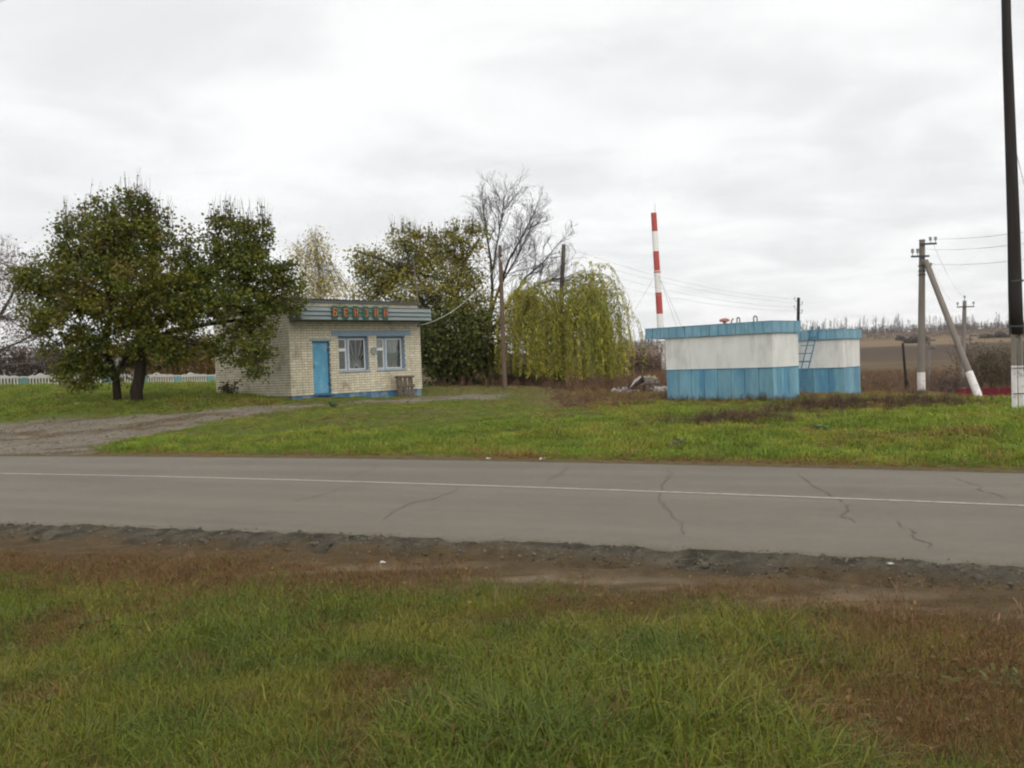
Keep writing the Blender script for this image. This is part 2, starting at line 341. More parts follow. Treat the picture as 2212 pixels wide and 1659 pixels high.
def height(X, Y):
    X = np.asarray(X, float); Y = np.asarray(Y, float)
    d = (Y - FAR(X)) * 0.87
    z = tps(X, Y) * sstep(0, 9, d)
    far = np.interp(Y, [90, 150, 220, 300, 450, 600, 800, 1500, 5000], [-2.6, -2.4, -1.2, 2.0, 7.6, 12.8, 15, 17, 17])
    lat = sstep(-0.35, 0.5, X / np.maximum(Y, 1))
    far = np.where(far > 0, far * (0.35 + 0.65 * lat), far * lat)
    z = z * (1 - sstep(95, 150, Y)) + far * sstep(95, 150, Y)
    for c, a, b, h in MOUNDS:
        z = z + h * np.exp(-((X - c[0]) / a) ** 2 - ((Y - c[1]) / b) ** 2)
    out = sstep(0.0, 2.5, d)
    z = z + out * ((fbm(X, Y, 1.1, 3) - .5) * 0.19 + (fbm(X, Y, 0.35, 2, 4) - .5) * .12) * (Y < 200)
    # under the road, and the broken near shoulder
    inroad = (d < 0) & (Y > NEAR(X))
    z = np.where(inroad, -0.06, z)
    nd = (NEAR(X) - Y) * 0.87                                   # metres from the near edge towards the camera
    sh = sstep(-0.05, 0.6, nd)
    near = -0.012 - 0.085 * sh + (fbm(X, Y, 6, 3, 2) - .5) * 0.085 * sstep(-.02, .15, nd) * (1 - sstep(.5, 1.0, nd)) + (fbm(X, Y, 1.6, 3, 9) - .5) * 0.05 * sstep(.5, 1.2, nd)
    rut = np.exp(-((nd - .42 - .12 * (fbm(X, Y * 0, .8, 2, 6) - .5)) / .07) ** 2); near = near - 0.085 * rut * (fbm(X, Y, 2.2, 2, 8) > .42)
    z = np.where(nd > -0.02, near, z)
    return z
def ground_at(px, py, y0=3.0, y1=140.0):
    Y = np.geomspace(y0, y1, 4000); d = ray(px, py); P = EYE[None] + d[None] * (Y / d[1])[:, None]
    below = np.nonzero(P[:, 2] < height(P[:, 0], P[:, 1]))[0]
    return P[below[0]] if len(below) else P[-1]
def on_ground(px, Y, dz=0.0):
    p = W(px, HOR, Y); p[2] = float(height(p[0], p[1])) + dz; return p

# drive: a strip of dirt and broken gravel from the road to the kiosk
_du = [(-900, 985), (-400, 943), (0, 913), (230, 901), (460, 886), (640, 874), (760, 868), (905, 858), (1010, 852), (1100, 851)]
_dl = [(-900, 1060), (-400, 1000), (0, 984), (195, 981), (250, 955), (330, 938), (460, 909), (560, 892), (640, 882), (760, 874), (905, 868), (1010, 862), (1100, 856)]
DRIVE = np.array([ground_at(*q)[:2] for q in _du] + [ground_at(*q)[:2] for q in _dl[::-1]])
def in_poly(X, Y, P):
    r = np.zeros(X.shape, bool); j = len(P) - 1
    for i in range(len(P)):
        c = ((P[i, 1] > Y) != (P[j, 1] > Y)) & (X < (P[j, 0] - P[i, 0]) * (Y - P[i, 1]) / (P[j, 1] - P[i, 1] + 1e-12) + P[i, 0]); r ^= c; j = i
    return r
def drive_mask(X, Y):
    w = 0.35; r = 0.0
    for dx, dy in ((0, 0), (w, 0), (-w, 0), (0, w), (0, -w)):
        r = r + in_poly(X + dx * 0.8 + (fbm(X, Y, .9, 3, 11) - .5) * .8, Y + dy + (fbm(X, Y, .9, 3, 12) - .5) * .8, DRIVE)
    return r / 5.0

def brown_mask(X, Y):
    """how dead the turf is, 0 green .. 1 brown, on the near verge"""
    n = (CRUM(X) - Y) * .87
    b = 1 - sstep(0.7, 1.8, n + (fbm(X, Y, 1.0, 3, 21) - .5) * 1.8)
    b = np.maximum(b, sstep(0.0, 1.3, X - 1.25 + 0.12 * (6 - Y) + (fbm(X, Y, .9, 4, 22) - .5) * 3.0) * 0.95)
    b = np.maximum(b, sstep(.58, .72, fbm(X, Y, 1.7, 4, 23)) * .65)
    return np.clip(b, 0, 1)
def far_brown(X, Y):
    """dead strip by the asphalt and rough brown ground round the tanks"""
    d = (Y - FAR(X)) * .87
    b = (1 - sstep(.25, 1.1, d + (fbm(X, Y, 1.2, 3, 31) - .5) * .9))
    for c, a, bb, h in MOUNDS[:3]: b = np.maximum(b, 1.1 * np.exp(-((X - c[0]) / (a * 1.15)) ** 2 - ((Y - c[1]) / (bb * 1.2)) ** 2))
    b = np.maximum(b, sstep(27.5, 31, Y + 0.30 * (X - 5) * (X > 5) * 0 + (fbm(X, Y, .5, 3, 32) - .5) * 6) * sstep(-1.5, 2.5, X) * .9)
    b = np.maximum(b, sstep(36, 44, Y) * .75 * sstep(-6, -2, X))
    b = np.maximum(b, sstep(.58, .74, fbm(X, Y, .6, 4, 33)) * .5)
    return np.clip(b, 0, 1)

def build_ground():
    def spread(core, g, lim):
        r = [core]; s = core
        while abs(r[-1]) < lim: s = s; r.append(r[-1] * g)
        return np.array(r[1:])
    xs = np.r_[np.arange(-6, 6.001, .075)]
    xo = np.arange(6.25, 30.1, .27); xf = spread(30.1, 1.16, 900)
    xs = np.r_[-xf[::-1], -xo[::-1], xs, xo, xf]
    ys = np.r_[np.arange(-30, 2.4, 3.0), np.arange(2.6, 10.8, .065), np.arange(10.8, 22, .15), np.arange(22, 48, .25), np.geomspace(48, 1280, 80)]
    X, Y = np.meshgrid(xs, ys); Z = height(X, Y)
    nx, ny = len(xs), len(ys); V = np.c_[X.ravel(), Y.ravel(), Z.ravel()]
    i = np.arange(nx * ny).reshape(ny, nx); F = np.c_[i[:-1, :-1].ravel(), i[:-1, 1:].ravel(), i[1:, 1:].ravel(), i[1:, :-1].ravel()]
    C = ground_colour(X.ravel(), Y.ravel())
    o = mesh_np('ground', V, F, mat_ground, col=C, smooth=True); tag(o, kind='structure')
def mixc(a, b, t): return a * (1 - t[:, None]) + np.asarray(b) * t[:, None]
def ground_colour(X, Y):
    n = len(X); C = np.tile(np.array([.10, .12, .025]), (n, 1))
    d = (Y - FAR(X)) * .87; nd = (NEAR(X) - Y) * .87
    C = mixc(C, (.135, .10, .055), far_brown(X, Y) * (d > 0))
    rough = fbm(X * .5, Y * .8, .25, 4, 45)
    # far country: dead weeds, dark plough, tan strip, scrub
    wob = (fbm(X, Y, .012, 3, 41) - .5) * 60
    C = mixc(C, (.125, .086, .048), sstep(46, 62, Y)); C = mixc(C, (.082, .058, .036), sstep(46, 62, Y) * sstep(.42, .6, rough)); C = mixc(C, (.10, .085, .038), sstep(60, 90, Y) * sstep(.52, .66, fbm(X * .3, Y, .09, 3, 47)) * .8)
    C = mixc(C, (.078, .055, .039), sstep(195, 250, Y + .8 * wob) * (1 - sstep(318, 326, Y + .25 * wob)))
    C = mixc(C, (.185, .130, .075), sstep(320, 330, Y + .25 * wob) * (fbm(X, Y, .02, 3, 42) * .6 + .5))
    C = mixc(C, (.13, .09, .055), sstep(400, 470, Y + wob)); C = C * (1 + .5 * (fbm(X * .15, Y, .05, 4, 46) - .5) * (Y > 140))[:, None]
    C = mixc(C, (.16, .125, .08), np.exp(-((Y - 118 - .25 * X) / 5) ** 2) * .8)
    dm = drive_mask(X, Y) * (d > -.2)
    dirt = np.stack([.205 + .07 * (fbm(X, Y, 2, 3, 51) - .5)] * 3, 1) * np.array([1, .87, .69])
    dirt = mixc(dirt, (.115, .085, .05), sstep(.50, .62, fbm(X * .7, Y * 1.7, .9, 4, 52)) * .9)
    C = C * (1 - dm[:, None]) + dirt * dm[:, None]
    # near verge
    v = sstep(-.02, .05, nd)
    b = brown_mask(X, Y); near = mixc(np.tile(np.array([.05, .05, .02]), (n, 1)), (.09, .060, .026), b)
    pale = sstep(.48, .60, fbm(X * .7, Y * 2.6, 1.0, 4, 53)) * np.exp(-((nd - 1.3) / .45) ** 2)
    soil = mixc(np.tile(np.array([.105, .074, .040]), (n, 1)), (.27, .215, .145), pale)
    near = near * (1 - (1 - sstep(1.2, 1.9, nd))[:, None]) + soil * (1 - sstep(1.2, 1.9, nd))[:, None]
    crumb = np.stack([.070 + .13 * (fbm(X, Y, 9, 3, 54) - .40)] * 3, 1) * np.array([1, .89, .68])
    k = 1 - sstep(.16, .46, nd + (fbm(X, Y, 2.2, 3, 55) - .5) * .5)
    near = near * (1 - k[:, None]) + crumb * k[:, None]
    C = C * (1 - v[:, None]) + near * v[:, None]
    return np.clip(C, .01, .6)
build_ground()

# ------------------------------------------------------------------ road
def build_road():
    xs = np.r_[-np.geomspace(260, 12.2, 40), np.arange(-12, 12, .06), np.geomspace(12.2, 45, 30)]
    ne = NEAR(xs) - .06 + .22 * (fbm(xs, xs * 0, 2.3, 4, 61) - .5) + .14 * (fbm(xs, xs * 0, 9, 3, 62) - .5)
    fe = FAR(xs) + .05 * (fbm(xs, xs * 0, 2.0, 3, 63) - .5)
    rows = []
    for t in (0, .04, .25, .5, .75, .97, 1.0):
        y = ne * (1 - t) + fe * t
        z = 0.0 + 0.0 * xs - .012 * (t == 0) - .006 * (t == 1)
        rows.append(np.c_[xs, y, z])
    sk0 = rows[0].copy(); sk0[:, 2] = -.09; sk1 = rows[-1].copy(); sk1[:, 2] = -.07
    rows = [sk0] + rows + [sk1]
    n = len(xs); V = np.concatenate(rows); i = np.arange(len(rows) * n).reshape(len(rows), n)
    F = np.c_[i[:-1, :-1].ravel(), i[:-1, 1:].ravel(), i[1:, 1:].ravel(), i[1:, :-1].ravel()]
    road = tag(mesh_np('road', V, F, mat_asphalt), kind='structure')
    y = LINE(xs); w = .042
    V = np.concatenate([np.c_[xs, y - w + .012 * (fbm(xs, xs * 0, 5, 2, 64) - .5), xs * 0 + .005], np.c_[xs, y + w + .012 * (fbm(xs, xs * 0, 5, 2, 65) - .5), xs * 0 + .005]])
    i = np.arange(2 * n).reshape(2, n); F = np.c_[i[0, :-1], i[0, 1:], i[1, 1:], i[1, :-1]]
    tag(mesh_np('road_marking', V, F, mat_roadpaint), kind='structure')
    cracks = [[(1440, 1012), (1462, 1027), (1440, 1036), (1430, 1052), (1428, 1075), (1432, 1092), (1452, 1110), (1470, 1128), (1478, 1155)],
              [(988, 1054), (960, 1071), (930, 1080), (880, 1087), (850, 1105), (828, 1130)], [(738, 1056), (690, 1070), (640, 1080), (622, 1090)],
              [(836, 999), (800, 1012), (770, 1024), (740, 1036)], [(1222, 1010), (1205, 1026), (1180, 1044)],
              [(1725, 1025), (1745, 1040), (1770, 1056), (1802, 1074), (1818, 1086)], [(1840, 1088), (1836, 1100), (1822, 1115), (1850, 1130)],
              [(1950, 1125), (1965, 1146), (1995, 1170), (2012, 1185)], [(2070, 1032), (2095, 1045), (2125, 1060), (2175, 1078)]]
    for cr in cracks:
        pts = []
        for px, py in cr:
            d = ray(px, py); q = EYE - d * (EYE[2] / d[2]); pts.append(q[:2])
        pts = np.array(pts); t = np.linspace(0, len(pts) - 1, len(pts) * 9); P = np.c_[np.interp(t, range(len(pts)), pts[:, 0]), np.interp(t, range(len(pts)), pts[:, 1])]
        P += rng.normal(0, .010, P.shape) + np.stack([np.interp(t, np.arange(0, len(pts), .35)[:len(np.arange(0, len(pts), .35))], rng.normal(0, .035, len(np.arange(0, len(pts), .35)))) for _ in (0, 1)], 1)
        tg = np.gradient(P, axis=0); nn = np.c_[-tg[:, 1], tg[:, 0]]; nn /= np.linalg.norm(nn, axis=1)[:, None] + 1e-9
        wd = (.0015 + .010 * rng.random(len(P)) ** 2)[:, None] * np.sin(np.linspace(.2, math.pi - .2, len(P)))[:, None] + .0025
        V = np.concatenate([np.c_[P + nn * wd, np.full(len(P), .0045)], np.c_[P - nn * wd, np.full(len(P), .0045)]])
        i = np.arange(2 * len(P)).reshape(2, -1); F = np.c_[i[0, :-1], i[1, :-1], i[1, 1:], i[0, 1:]]
        mesh_np('crack', V, F, mat_crack, parent=road)
build_road()

# ------------------------------------------------------------------ scattered plants and stones (instances on points)
def proto_collection(name, objs):
    c = bpy.data.collections.new(name)
    for o in objs: c.objects.link(o)
    return c
def tuft(name, n, h, spread, width, bend, root_dark=.55, seed=0, straw=.17):
    r = np.random.default_rng(seed); V = []; F = []; C = []; lean = r.uniform(0, 6.283)
    for _ in range(n):
        a = r.uniform(0, 6.283); p = np.array([math.cos(a), math.sin(a)]) * spread * math.sqrt(r.random()); hh = h * (.30 + .85 * r.random() ** 1.4); w = width * r.uniform(.5, 1.5)
        az = lean + r.normal(0, 1.2); out = np.array([math.cos(az), math.sin(az)]); b = bend * r.uniform(.1, 1.6); kink = r.random() < .25
        fa = r.uniform(0, 6.283); sd_ = np.array([math.cos(fa), math.sin(fa), 0]) * w
        base = len(V); tn = r.uniform(.65, 1.3); yl = r.uniform(-.12, .18)
        for k, t in enumerate((0, .4, .75)):
            q = np.array([*(p + out * b * hh * t ** 1.8), hh * max(.05, t - .34 * b * t * t)]); ww = (1, .85, .55)[k]; V += [q - sd_ * ww, q + sd_ * ww]
        tip = np.array([*(p + out * b * hh * (1.25 if kink else 1)), hh * max(.04, (.55 if kink else 1) - .40 * b)]); V.append(tip)
        F += [(base, base + 1, base + 3), (base, base + 3, base + 2), (base + 2, base + 3, base + 5), (base + 2, base + 5, base + 4), (base + 4, base + 5, base + 6)]
        cc = np.array([1 + yl, 1, 1 - yl]) * tn
        if r.random() < straw: cc = np.array([1.7, 1.3, 2.3]) * r.uniform(.7, 1.2)
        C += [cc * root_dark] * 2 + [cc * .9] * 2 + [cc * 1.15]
    return mesh_np(name, np.array(V), np.array(F), mat_grass, col=np.array(C), link_it=False)
def rosette(name, n, l, w, seed):
    r = np.random.default_rng(seed); V = []; F = []; C = []
    for _ in range(n):
        a = r.uniform(0, 6.283); d = np.array([math.cos(a), math.sin(a), 0]); sd_ = np.array([-d[1], d[0], 0]); ll = l * r.uniform(.5, 1.1); up = r.uniform(.15, .8); base = len(V); cc = np.ones(3) * r.uniform(.7, 1.25)
        for t, ww, z in ((.1, .2, .05), (.5, 1, .5), (.85, .7, .75)):
            q = d * ll * t + np.array([0, 0, ll * up * z]); V += [q - sd_ * w * ww, q + sd_ * w * ww]
        V.append(d * ll + np.array([0, 0, ll * up * .7])); F += [(base, base + 1, base + 3), (base, base + 3, base + 2), (base + 2, base + 3, base + 5), (base + 2, base + 5, base + 4), (base + 4, base + 5, base + 6)]; C += [cc * .7] * 2 + [cc] * 4 + [cc * 1.1]
    return mesh_np(name, np.array(V), np.array(F), mat_grass, col=np.array(C), link_it=False)
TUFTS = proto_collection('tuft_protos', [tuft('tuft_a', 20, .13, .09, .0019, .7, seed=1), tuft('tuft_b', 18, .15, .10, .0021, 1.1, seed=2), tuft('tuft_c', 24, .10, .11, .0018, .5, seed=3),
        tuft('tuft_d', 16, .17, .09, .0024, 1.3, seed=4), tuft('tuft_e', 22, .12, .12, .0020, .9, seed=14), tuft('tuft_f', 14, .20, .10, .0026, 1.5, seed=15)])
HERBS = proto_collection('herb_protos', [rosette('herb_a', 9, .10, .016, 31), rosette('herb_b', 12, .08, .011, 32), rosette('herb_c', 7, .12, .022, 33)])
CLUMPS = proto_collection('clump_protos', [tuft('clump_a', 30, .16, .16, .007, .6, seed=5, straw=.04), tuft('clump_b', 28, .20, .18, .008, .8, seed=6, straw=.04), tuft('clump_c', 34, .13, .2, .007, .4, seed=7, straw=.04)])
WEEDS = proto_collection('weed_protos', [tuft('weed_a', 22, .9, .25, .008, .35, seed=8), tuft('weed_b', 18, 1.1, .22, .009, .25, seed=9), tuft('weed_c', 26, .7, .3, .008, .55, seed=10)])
def rock(name, seed):
    r = np.random.default_rng(seed); t = (1 + 5 ** .5) / 2
    v = np.array([(-1, t, 0), (1, t, 0), (-1, -t, 0), (1, -t, 0), (0, -1, t), (0, 1, t), (0, -1, -t), (0, 1, -t), (t, 0, -1), (t, 0, 1), (-t, 0, -1), (-t, 0, 1)]) / 1.9
    f = [(0, 11, 5), (0, 5, 1), (0, 1, 7), (0, 7, 10), (0, 10, 11), (1, 5, 9), (5, 11, 4), (11, 10, 2), (10, 7, 6), (7, 1, 8), (3, 9, 4), (3, 4, 2), (3, 2, 6), (3, 6, 8), (3, 8, 9), (4, 9, 5), (2, 4, 11), (6, 2, 10), (8, 6, 7), (9, 8, 1)]
    v = v * r.uniform(.7, 1.25, (12, 1)) * np.array([1, .8, .55]); return mesh_np(name, v, np.array(f), mat_stone, col=np.ones((20, 3)), link_it=False)
def leaf_proto(name, seed):
    r = np.random.default_rng(seed); a = r.uniform(.25, .7); v = np.array([(-1, 0, .1), (0, .6, a * .5), (1, 0, .15), (0, -.6, a), (0, 0, .02)]); return mesh_np(name, v, np.array([(0, 4, 1), (1, 4, 2), (2, 4, 3), (3, 4, 0)]), mat_grass, col=np.ones((4, 3)), link_it=False)
DEADLEAVES = proto_collection('dead_leaf_protos', [leaf_proto('leaf_a', 41), leaf_proto('leaf_b', 42)])
ROCKS = proto_collection('rock_protos', [rock('rock_a', 1), rock('rock_b', 2), rock('rock_c', 3)])

def scatter(name, P, rot, scl, tint, coll, nvar, label=None):
    me = bpy.data.meshes.new(name); n = len(P); me.vertices.add(n); me.vertices.foreach_set('co', np.ascontiguousarray(P, np.float32).ravel())
    for nm, tp, dt, key in (('rot', 'FLOAT_VECTOR', rot, 'vector'), ('tint', 'FLOAT_VECTOR', tint, 'vector'), ('scl', 'FLOAT', scl, 'value'), ('idx', 'INT', rng.integers(0, nvar, n), 'value')):
        a = me.attributes.new(nm, tp, 'POINT'); a.data.foreach_set(key, np.ascontiguousarray(dt, np.int32 if tp == 'INT' else np.float32).ravel())
    o = link(bpy.data.objects.new(name, me)); tag(o, label=label, kind='stuff')
    g = bpy.data.node_groups.new(name + '_nodes', 'GeometryNodeTree')
    g.interface.new_socket('Geometry', in_out='INPUT', socket_type='NodeSocketGeometry'); g.interface.new_socket('Geometry', in_out='OUTPUT', socket_type='NodeSocketGeometry')
    gi = g.nodes.new('NodeGroupInput'); go = g.nodes.new('NodeGroupOutput'); ip = g.nodes.new('GeometryNodeInstanceOnPoints'); ci = g.nodes.new('GeometryNodeCollectionInfo')
    ci.inputs['Collection'].default_value = coll; ci.inputs['Separate Children'].default_value = True; ci.inputs['Reset Children'].default_value = True
    def na(nm, tp):
        q = g.nodes.new('GeometryNodeInputNamedAttribute'); q.data_type = tp; q.inputs['Name'].default_value = nm; return q.outputs['Attribute']
    g.links.new(gi.outputs[0], ip.inputs['Points']); g.links.new(ci.outputs[0], ip.inputs['Instance']); ip.inputs['Pick Instance'].default_value = True
    g.links.new(na('idx', 'INT'), ip.inputs['Instance Index']); g.links.new(na('scl', 'FLOAT'), ip.inputs['Scale'])
    er = g.nodes.new('FunctionNodeEulerToRotation'); g.links.new(na('rot', 'FLOAT_VECTOR'), er.inputs[0]); g.links.new(er.outputs[0], ip.inputs['Rotation'])
    g.links.new(ip.outputs[0], go.inputs[0])
    md = o.modifiers.new('scatter', 'NODES'); md.node_group = g
    return o
def rots(n, tilt=.15): return np.c_[rng.normal(0, tilt, n), rng.normal(0, tilt, n), rng.uniform(0, 6.283, n)]
def wedge(n, y0, y1, pad=1.15, x0=-9, x1=9):
    """random points over the piece of ground in view between two distances, denser nearer"""
    Y = y0 * (y1 / y0) ** rng.random(n); X = (rng.random(n) * 2 - 1) * .553 * pad * Y; return X, Y

G1, G2, G3 = np.array([.138, .190, .020]), np.array([.190, .208, .028]), np.array([.112, .165, .022])
B1, B2 = np.array([.235, .155, .052]), np.array([.140, .088, .030])
def turf_tint(X, Y, b, k=1.0, stray=.06):
    n = len(X); t = fbm(X, Y, .8, 3, 71)[:, None]; u = fbm(X, Y, 2.3, 3, 72)[:, None]
    g = G1 * (1 - sstep(.4, .65, t)) + G2 * sstep(.4, .65, t); g = g * (1 - sstep(.52, .7, u)) + G3 * sstep(.52, .7, u)
    w = rng.random((n, 1)); br = B1 * w + B2 * (1 - w)
    isb = (rng.random(n) < b * .9 + stray)[:, None]
    return np.where(isb, br, g) * rng.uniform(.7, 1.3, (n, 1)) * k

def near_tank(X, Y, cx, cy, th, D, front):
    fl = np.array([-math.cos(th), -math.sin(th)]); sd_ = np.array([-fl[1], fl[0]]); sd_ = sd_ if sd_[1] > 0 else -sd_
    a = (X - cx) * fl[0] + (Y - cy) * fl[1]; b = (X - cx) * sd_[0] + (Y - cy) * sd_[1]
    return (a > -front * .3) & (a < 4.05) & (b > -front) & (b < D + .15)
def grow_turf():
    # near verge
    X, Y = wedge(105000, 3.3, 9.5); nd = (NEAR(X) - Y) * .87; keep = nd > .3
    den = sstep(.45, 1.7, nd + (fbm(X, Y, 1.3, 3, 73) - .5) * 1.2); keep &= rng.random(len(X)) < .62 + .38 * den
    X, Y, den = X[keep], Y[keep], den[keep]; b = np.maximum(brown_mask(X, Y), 1 - den)
    sc = (.24 + .76 * den) * rng.uniform(.5, 1.2, len(X)) * (1.0 - .30 * b) * (.6 + .7 * fbm(X, Y, .9, 3, 74)) * (.85 + .55 * np.exp(-((X - .5) / 1.2) ** 2 - ((Y - 4.4) / 1.1) ** 2))
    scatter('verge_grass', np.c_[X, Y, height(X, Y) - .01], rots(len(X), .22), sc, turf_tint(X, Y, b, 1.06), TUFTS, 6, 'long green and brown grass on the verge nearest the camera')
    X, Y = wedge(5200, 3.4, 8.0); nd = (NEAR(X) - Y) * .87; k = (nd > 2.2) & (rng.random(len(X)) < sstep(.45, .65, fbm(X, Y, 1.4, 3, 79))); X, Y = X[k], Y[k]
    t = rng.random((len(X), 1)); scatter('verge_herbs', np.c_[X, Y, height(X, Y) + .015], rots(len(X), .25), rng.uniform(.3, .7, len(X)), np.array([.12, .155, .045]) * (.6 + .7 * t), HERBS, 3, 'small broad leaved herbs in the near verge grass')
    # meadow beyond the road
    X, Y = wedge(84000, 11.8, 60); d = (Y - FAR(X)) * .87; dm = drive_mask(X, Y)
    keep = (d > .12) & ((Y < 48) | (X < -6)) & (rng.random(len(X)) > dm * 1.02 - .02); X, Y, d = X[keep], Y[keep], d[keep]
    L = np.array([(X - C0[0]) * math.cos(TH) + (Y - C0[1]) * math.sin(TH), -(X - C0[0]) * math.sin(TH) + (Y - C0[1]) * math.cos(TH)])
    keep = ~((L[0] > -.05) & (L[0] < 6.5) & (L[1] > -.3) & (L[1] < 6)); X, Y, d = X[keep], Y[keep], d[keep]
    b = far_brown(X, Y); sc = rng.uniform(.5, 1.15, len(X)) * sstep(-.2, 1.2, d) * (.4 + .75 * fbm(X, Y, .7, 3, 75)) * np.where((X < 2.5) & (Y > 23), np.where(X < -8.5, .55 + .75 * sstep(28, 33, Y + (fbm(X, Y, .8, 2, 84) - .5) * 3), .55), 1) * np.where((X > 17) & (Y > 36), .5, 1)
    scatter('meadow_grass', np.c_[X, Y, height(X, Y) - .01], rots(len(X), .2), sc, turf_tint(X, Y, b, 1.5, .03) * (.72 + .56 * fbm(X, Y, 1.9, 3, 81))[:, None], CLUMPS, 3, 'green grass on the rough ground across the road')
    # tall dead weeds behind and round the tanks
    n = 60000; X = rng.uniform(-4, 70, n); Y = 29 + 115 * rng.random(n) ** 1.5; keep = (np.abs(X / Y) < .62) & (rng.random(n) < sstep(.35, .6, fbm(X, Y, .35, 3, 76)) + .12)
    keep &= ~near_tank(X, Y, 8.073, 28.603, -.787, 1.64, 2.2) & ~near_tank(X, Y, 12.332, 34.402, -.653, 2.0, 1.2)
    keep &= (Y > 44) | (X > 1.5); keep &= (X < 5) | (Y - X > 22.5) | (Y > 40); keep &= ~((X > 11) & (Y < 38 + .25 * (X - 11)))
    keep &= ~((X > 19.5) & (Y < 54)) & ~((np.abs(X - 20.3) < 1.2) & (Y < 46))
    X, Y = X[keep], Y[keep]; t = rng.random((len(X), 1)); tint = np.array([.24, .155, .08]) * t + np.array([.13, .09, .055]) * (1 - t)
    scatter('dead_weeds', np.c_[X, Y, height(X, Y) - .03], rots(len(X), .18), rng.uniform(.25, .8, len(X)) * np.where(Y > 44, 1.25 + (Y > 80) * .5, np.where(Y > 38, 1, .6)), tint, WEEDS, 3, 'tall brown dead weeds behind the tanks and round the willow')
    # dark dead growth on the mounds before the tanks
    P = []
    for c, a, b_, h in MOUNDS[:3]: P.append(np.c_[rng.normal(c[0], a * .8, 500), rng.normal(c[1], b_ * .7, 500)])
    e = np.c_[rng.uniform(4.6, 9.6, 500), np.zeros(500)]; e[:, 1] = np.where(e[:, 0] < 8.07, 36.3 - e[:, 0], 20.4 + e[:, 0]) - .1 - np.abs(rng.normal(0, .35, 500)); P.append(e)
    P = np.concatenate(P); X, Y = P.T; t = rng.random((len(X), 1))
    scatter('mound_weeds', np.c_[X, Y, height(X, Y) - .02], rots(len(X), .35), rng.uniform(.12, .4, len(X)), np.array([.12, .085, .055]) * (.5 + .8 * t), WEEDS, 3, 'dark dead weeds on the low mounds before the tanks')
    X, Y = wedge(900, 3.5, 8.6); nd = (NEAR(X) - Y) * .87; k = nd > .55; X, Y = X[k], Y[k]; t = rng.random((len(X), 1)); tl = np.array([.30, .20, .06]) * t + np.array([.13, .075, .035]) * (1 - t)
    X2 = np.r_[rng.normal(-13, 3.2, 500), rng.normal(-10.5, 2.5, 300)]; Y2 = np.r_[rng.normal(31, 2.2, 500), rng.normal(32, 2, 300)]; t2 = rng.random((800, 1)); tl2 = np.array([.28, .19, .06]) * t2 + np.array([.13, .08, .035]) * (1 - t2)
    XX, YY = np.r_[X, X2], np.r_[Y, Y2]; sz = np.r_[rng.uniform(.008, .022, len(X)), rng.uniform(.03, .06, 800)]
    scatter('fallen_leaves', np.c_[XX, YY, height(XX, YY) + np.r_[rng.uniform(.02, .07, len(X)), rng.uniform(.05, .10, 800)]], rots(len(XX), .5), sz, np.r_[tl, tl2], DEADLEAVES, 2, 'fallen yellow and brown leaves lying in the grass')
    # dry stalks by the crumbling asphalt
    X, Y = wedge(260, 5.2, 8.8); nd = (NEAR(X) - Y) * .87; k = (nd > .7) & (nd < 1.9); X, Y = X[k], Y[k]
    scatter('dry_stalks', np.c_[X, Y, height(X, Y)], rots(len(X), .3), rng.uniform(.08, .24, len(X)), np.array([.32, .22, .11]) * rng.uniform(.6, 1.2, (len(X), 1)), WEEDS, 3, 'thin straw coloured stalks beside the broken asphalt edge')
    # stones: shoulder and drive
    X, Y = wedge(170000, 5.0, 16, 1.2); nd = (NEAR(X) - Y) * .87; k = (nd > -.08) & (nd < .6) & (rng.random(len(X)) < (.95 - 1.4 * nd) * (.25 + .75 * sstep(.35, .6, fbm(X, Y, 3.0, 3, 77)))); X, Y, nd = X[k], Y[k], nd[k]
    t = rng.uniform(.04, .14, (len(X), 1)) * np.array([1, .88, .66]); sz = (.006 + .020 * rng.random(len(X)) ** 3) * (Y / 8)
    scatter('shoulder_gravel', np.c_[X, Y, height(X, Y) - sz * .15], rots(len(X), .5), sz, t, ROCKS, 3, 'crumbled grey asphalt bits along the broken road edge')
    X, Y = wedge(2200, 5.0, 16, 1.2); nd = (NEAR(X) - Y) * .87; k = (nd > .02) & (nd < .42) & (rng.random(len(X)) < .7); X, Y = X[k], Y[k]; sz = rng.uniform(.02, .06, len(X))
    scatter('asphalt_slabs', np.c_[X, Y, height(X, Y) - sz * .22], rots(len(X), .3), sz, rng.uniform(.05, .10, (len(X), 1)) * np.array([1, .89, .70]), ROCKS, 3, 'broken flat lumps of asphalt half sunk along the road edge')
    n = 16000; lo, hi = DRIVE.min(0), DRIVE.max(0); X = rng.uniform(max(lo[0], -18), hi[0], n); Y = rng.uniform(lo[1], hi[1], n); k = drive_mask(X, Y) > .5; X, Y = X[k], Y[k]
    t = rng.uniform(.10, .22, (len(X), 1)) * np.array([1, .89, .72])
    scatter('drive_gravel', np.c_[X, Y, height(X, Y)], rots(len(X), .5), rng.uniform(.012, .042, len(X)), t, ROCKS, 3, 'pale gravel on the drive turning off the road')

def build_haze():
    b = MB(); b.box(-1150, 1150, -70, 1340, -5.0, 36.0)
    mt = bpy.data.materials.new('thin_haze'); mt.use_nodes = True; t = mt.node_tree; t.nodes.clear(); out = N(t, 'ShaderNodeOutputMaterial')
    pv = N(t, 'ShaderNodeVolumePrincipled'); pv.inputs['Color'].default_value = (1, 1, 1, 1); pv.inputs['Density'].default_value = HAZE; pv.inputs['Anisotropy'].default_value = 0.2
    t.links.new(pv.outputs[0], out.inputs['Volume']); tag(b.build('haze', mt), kind='stuff')
HAZE = 0.00018
build_haze()

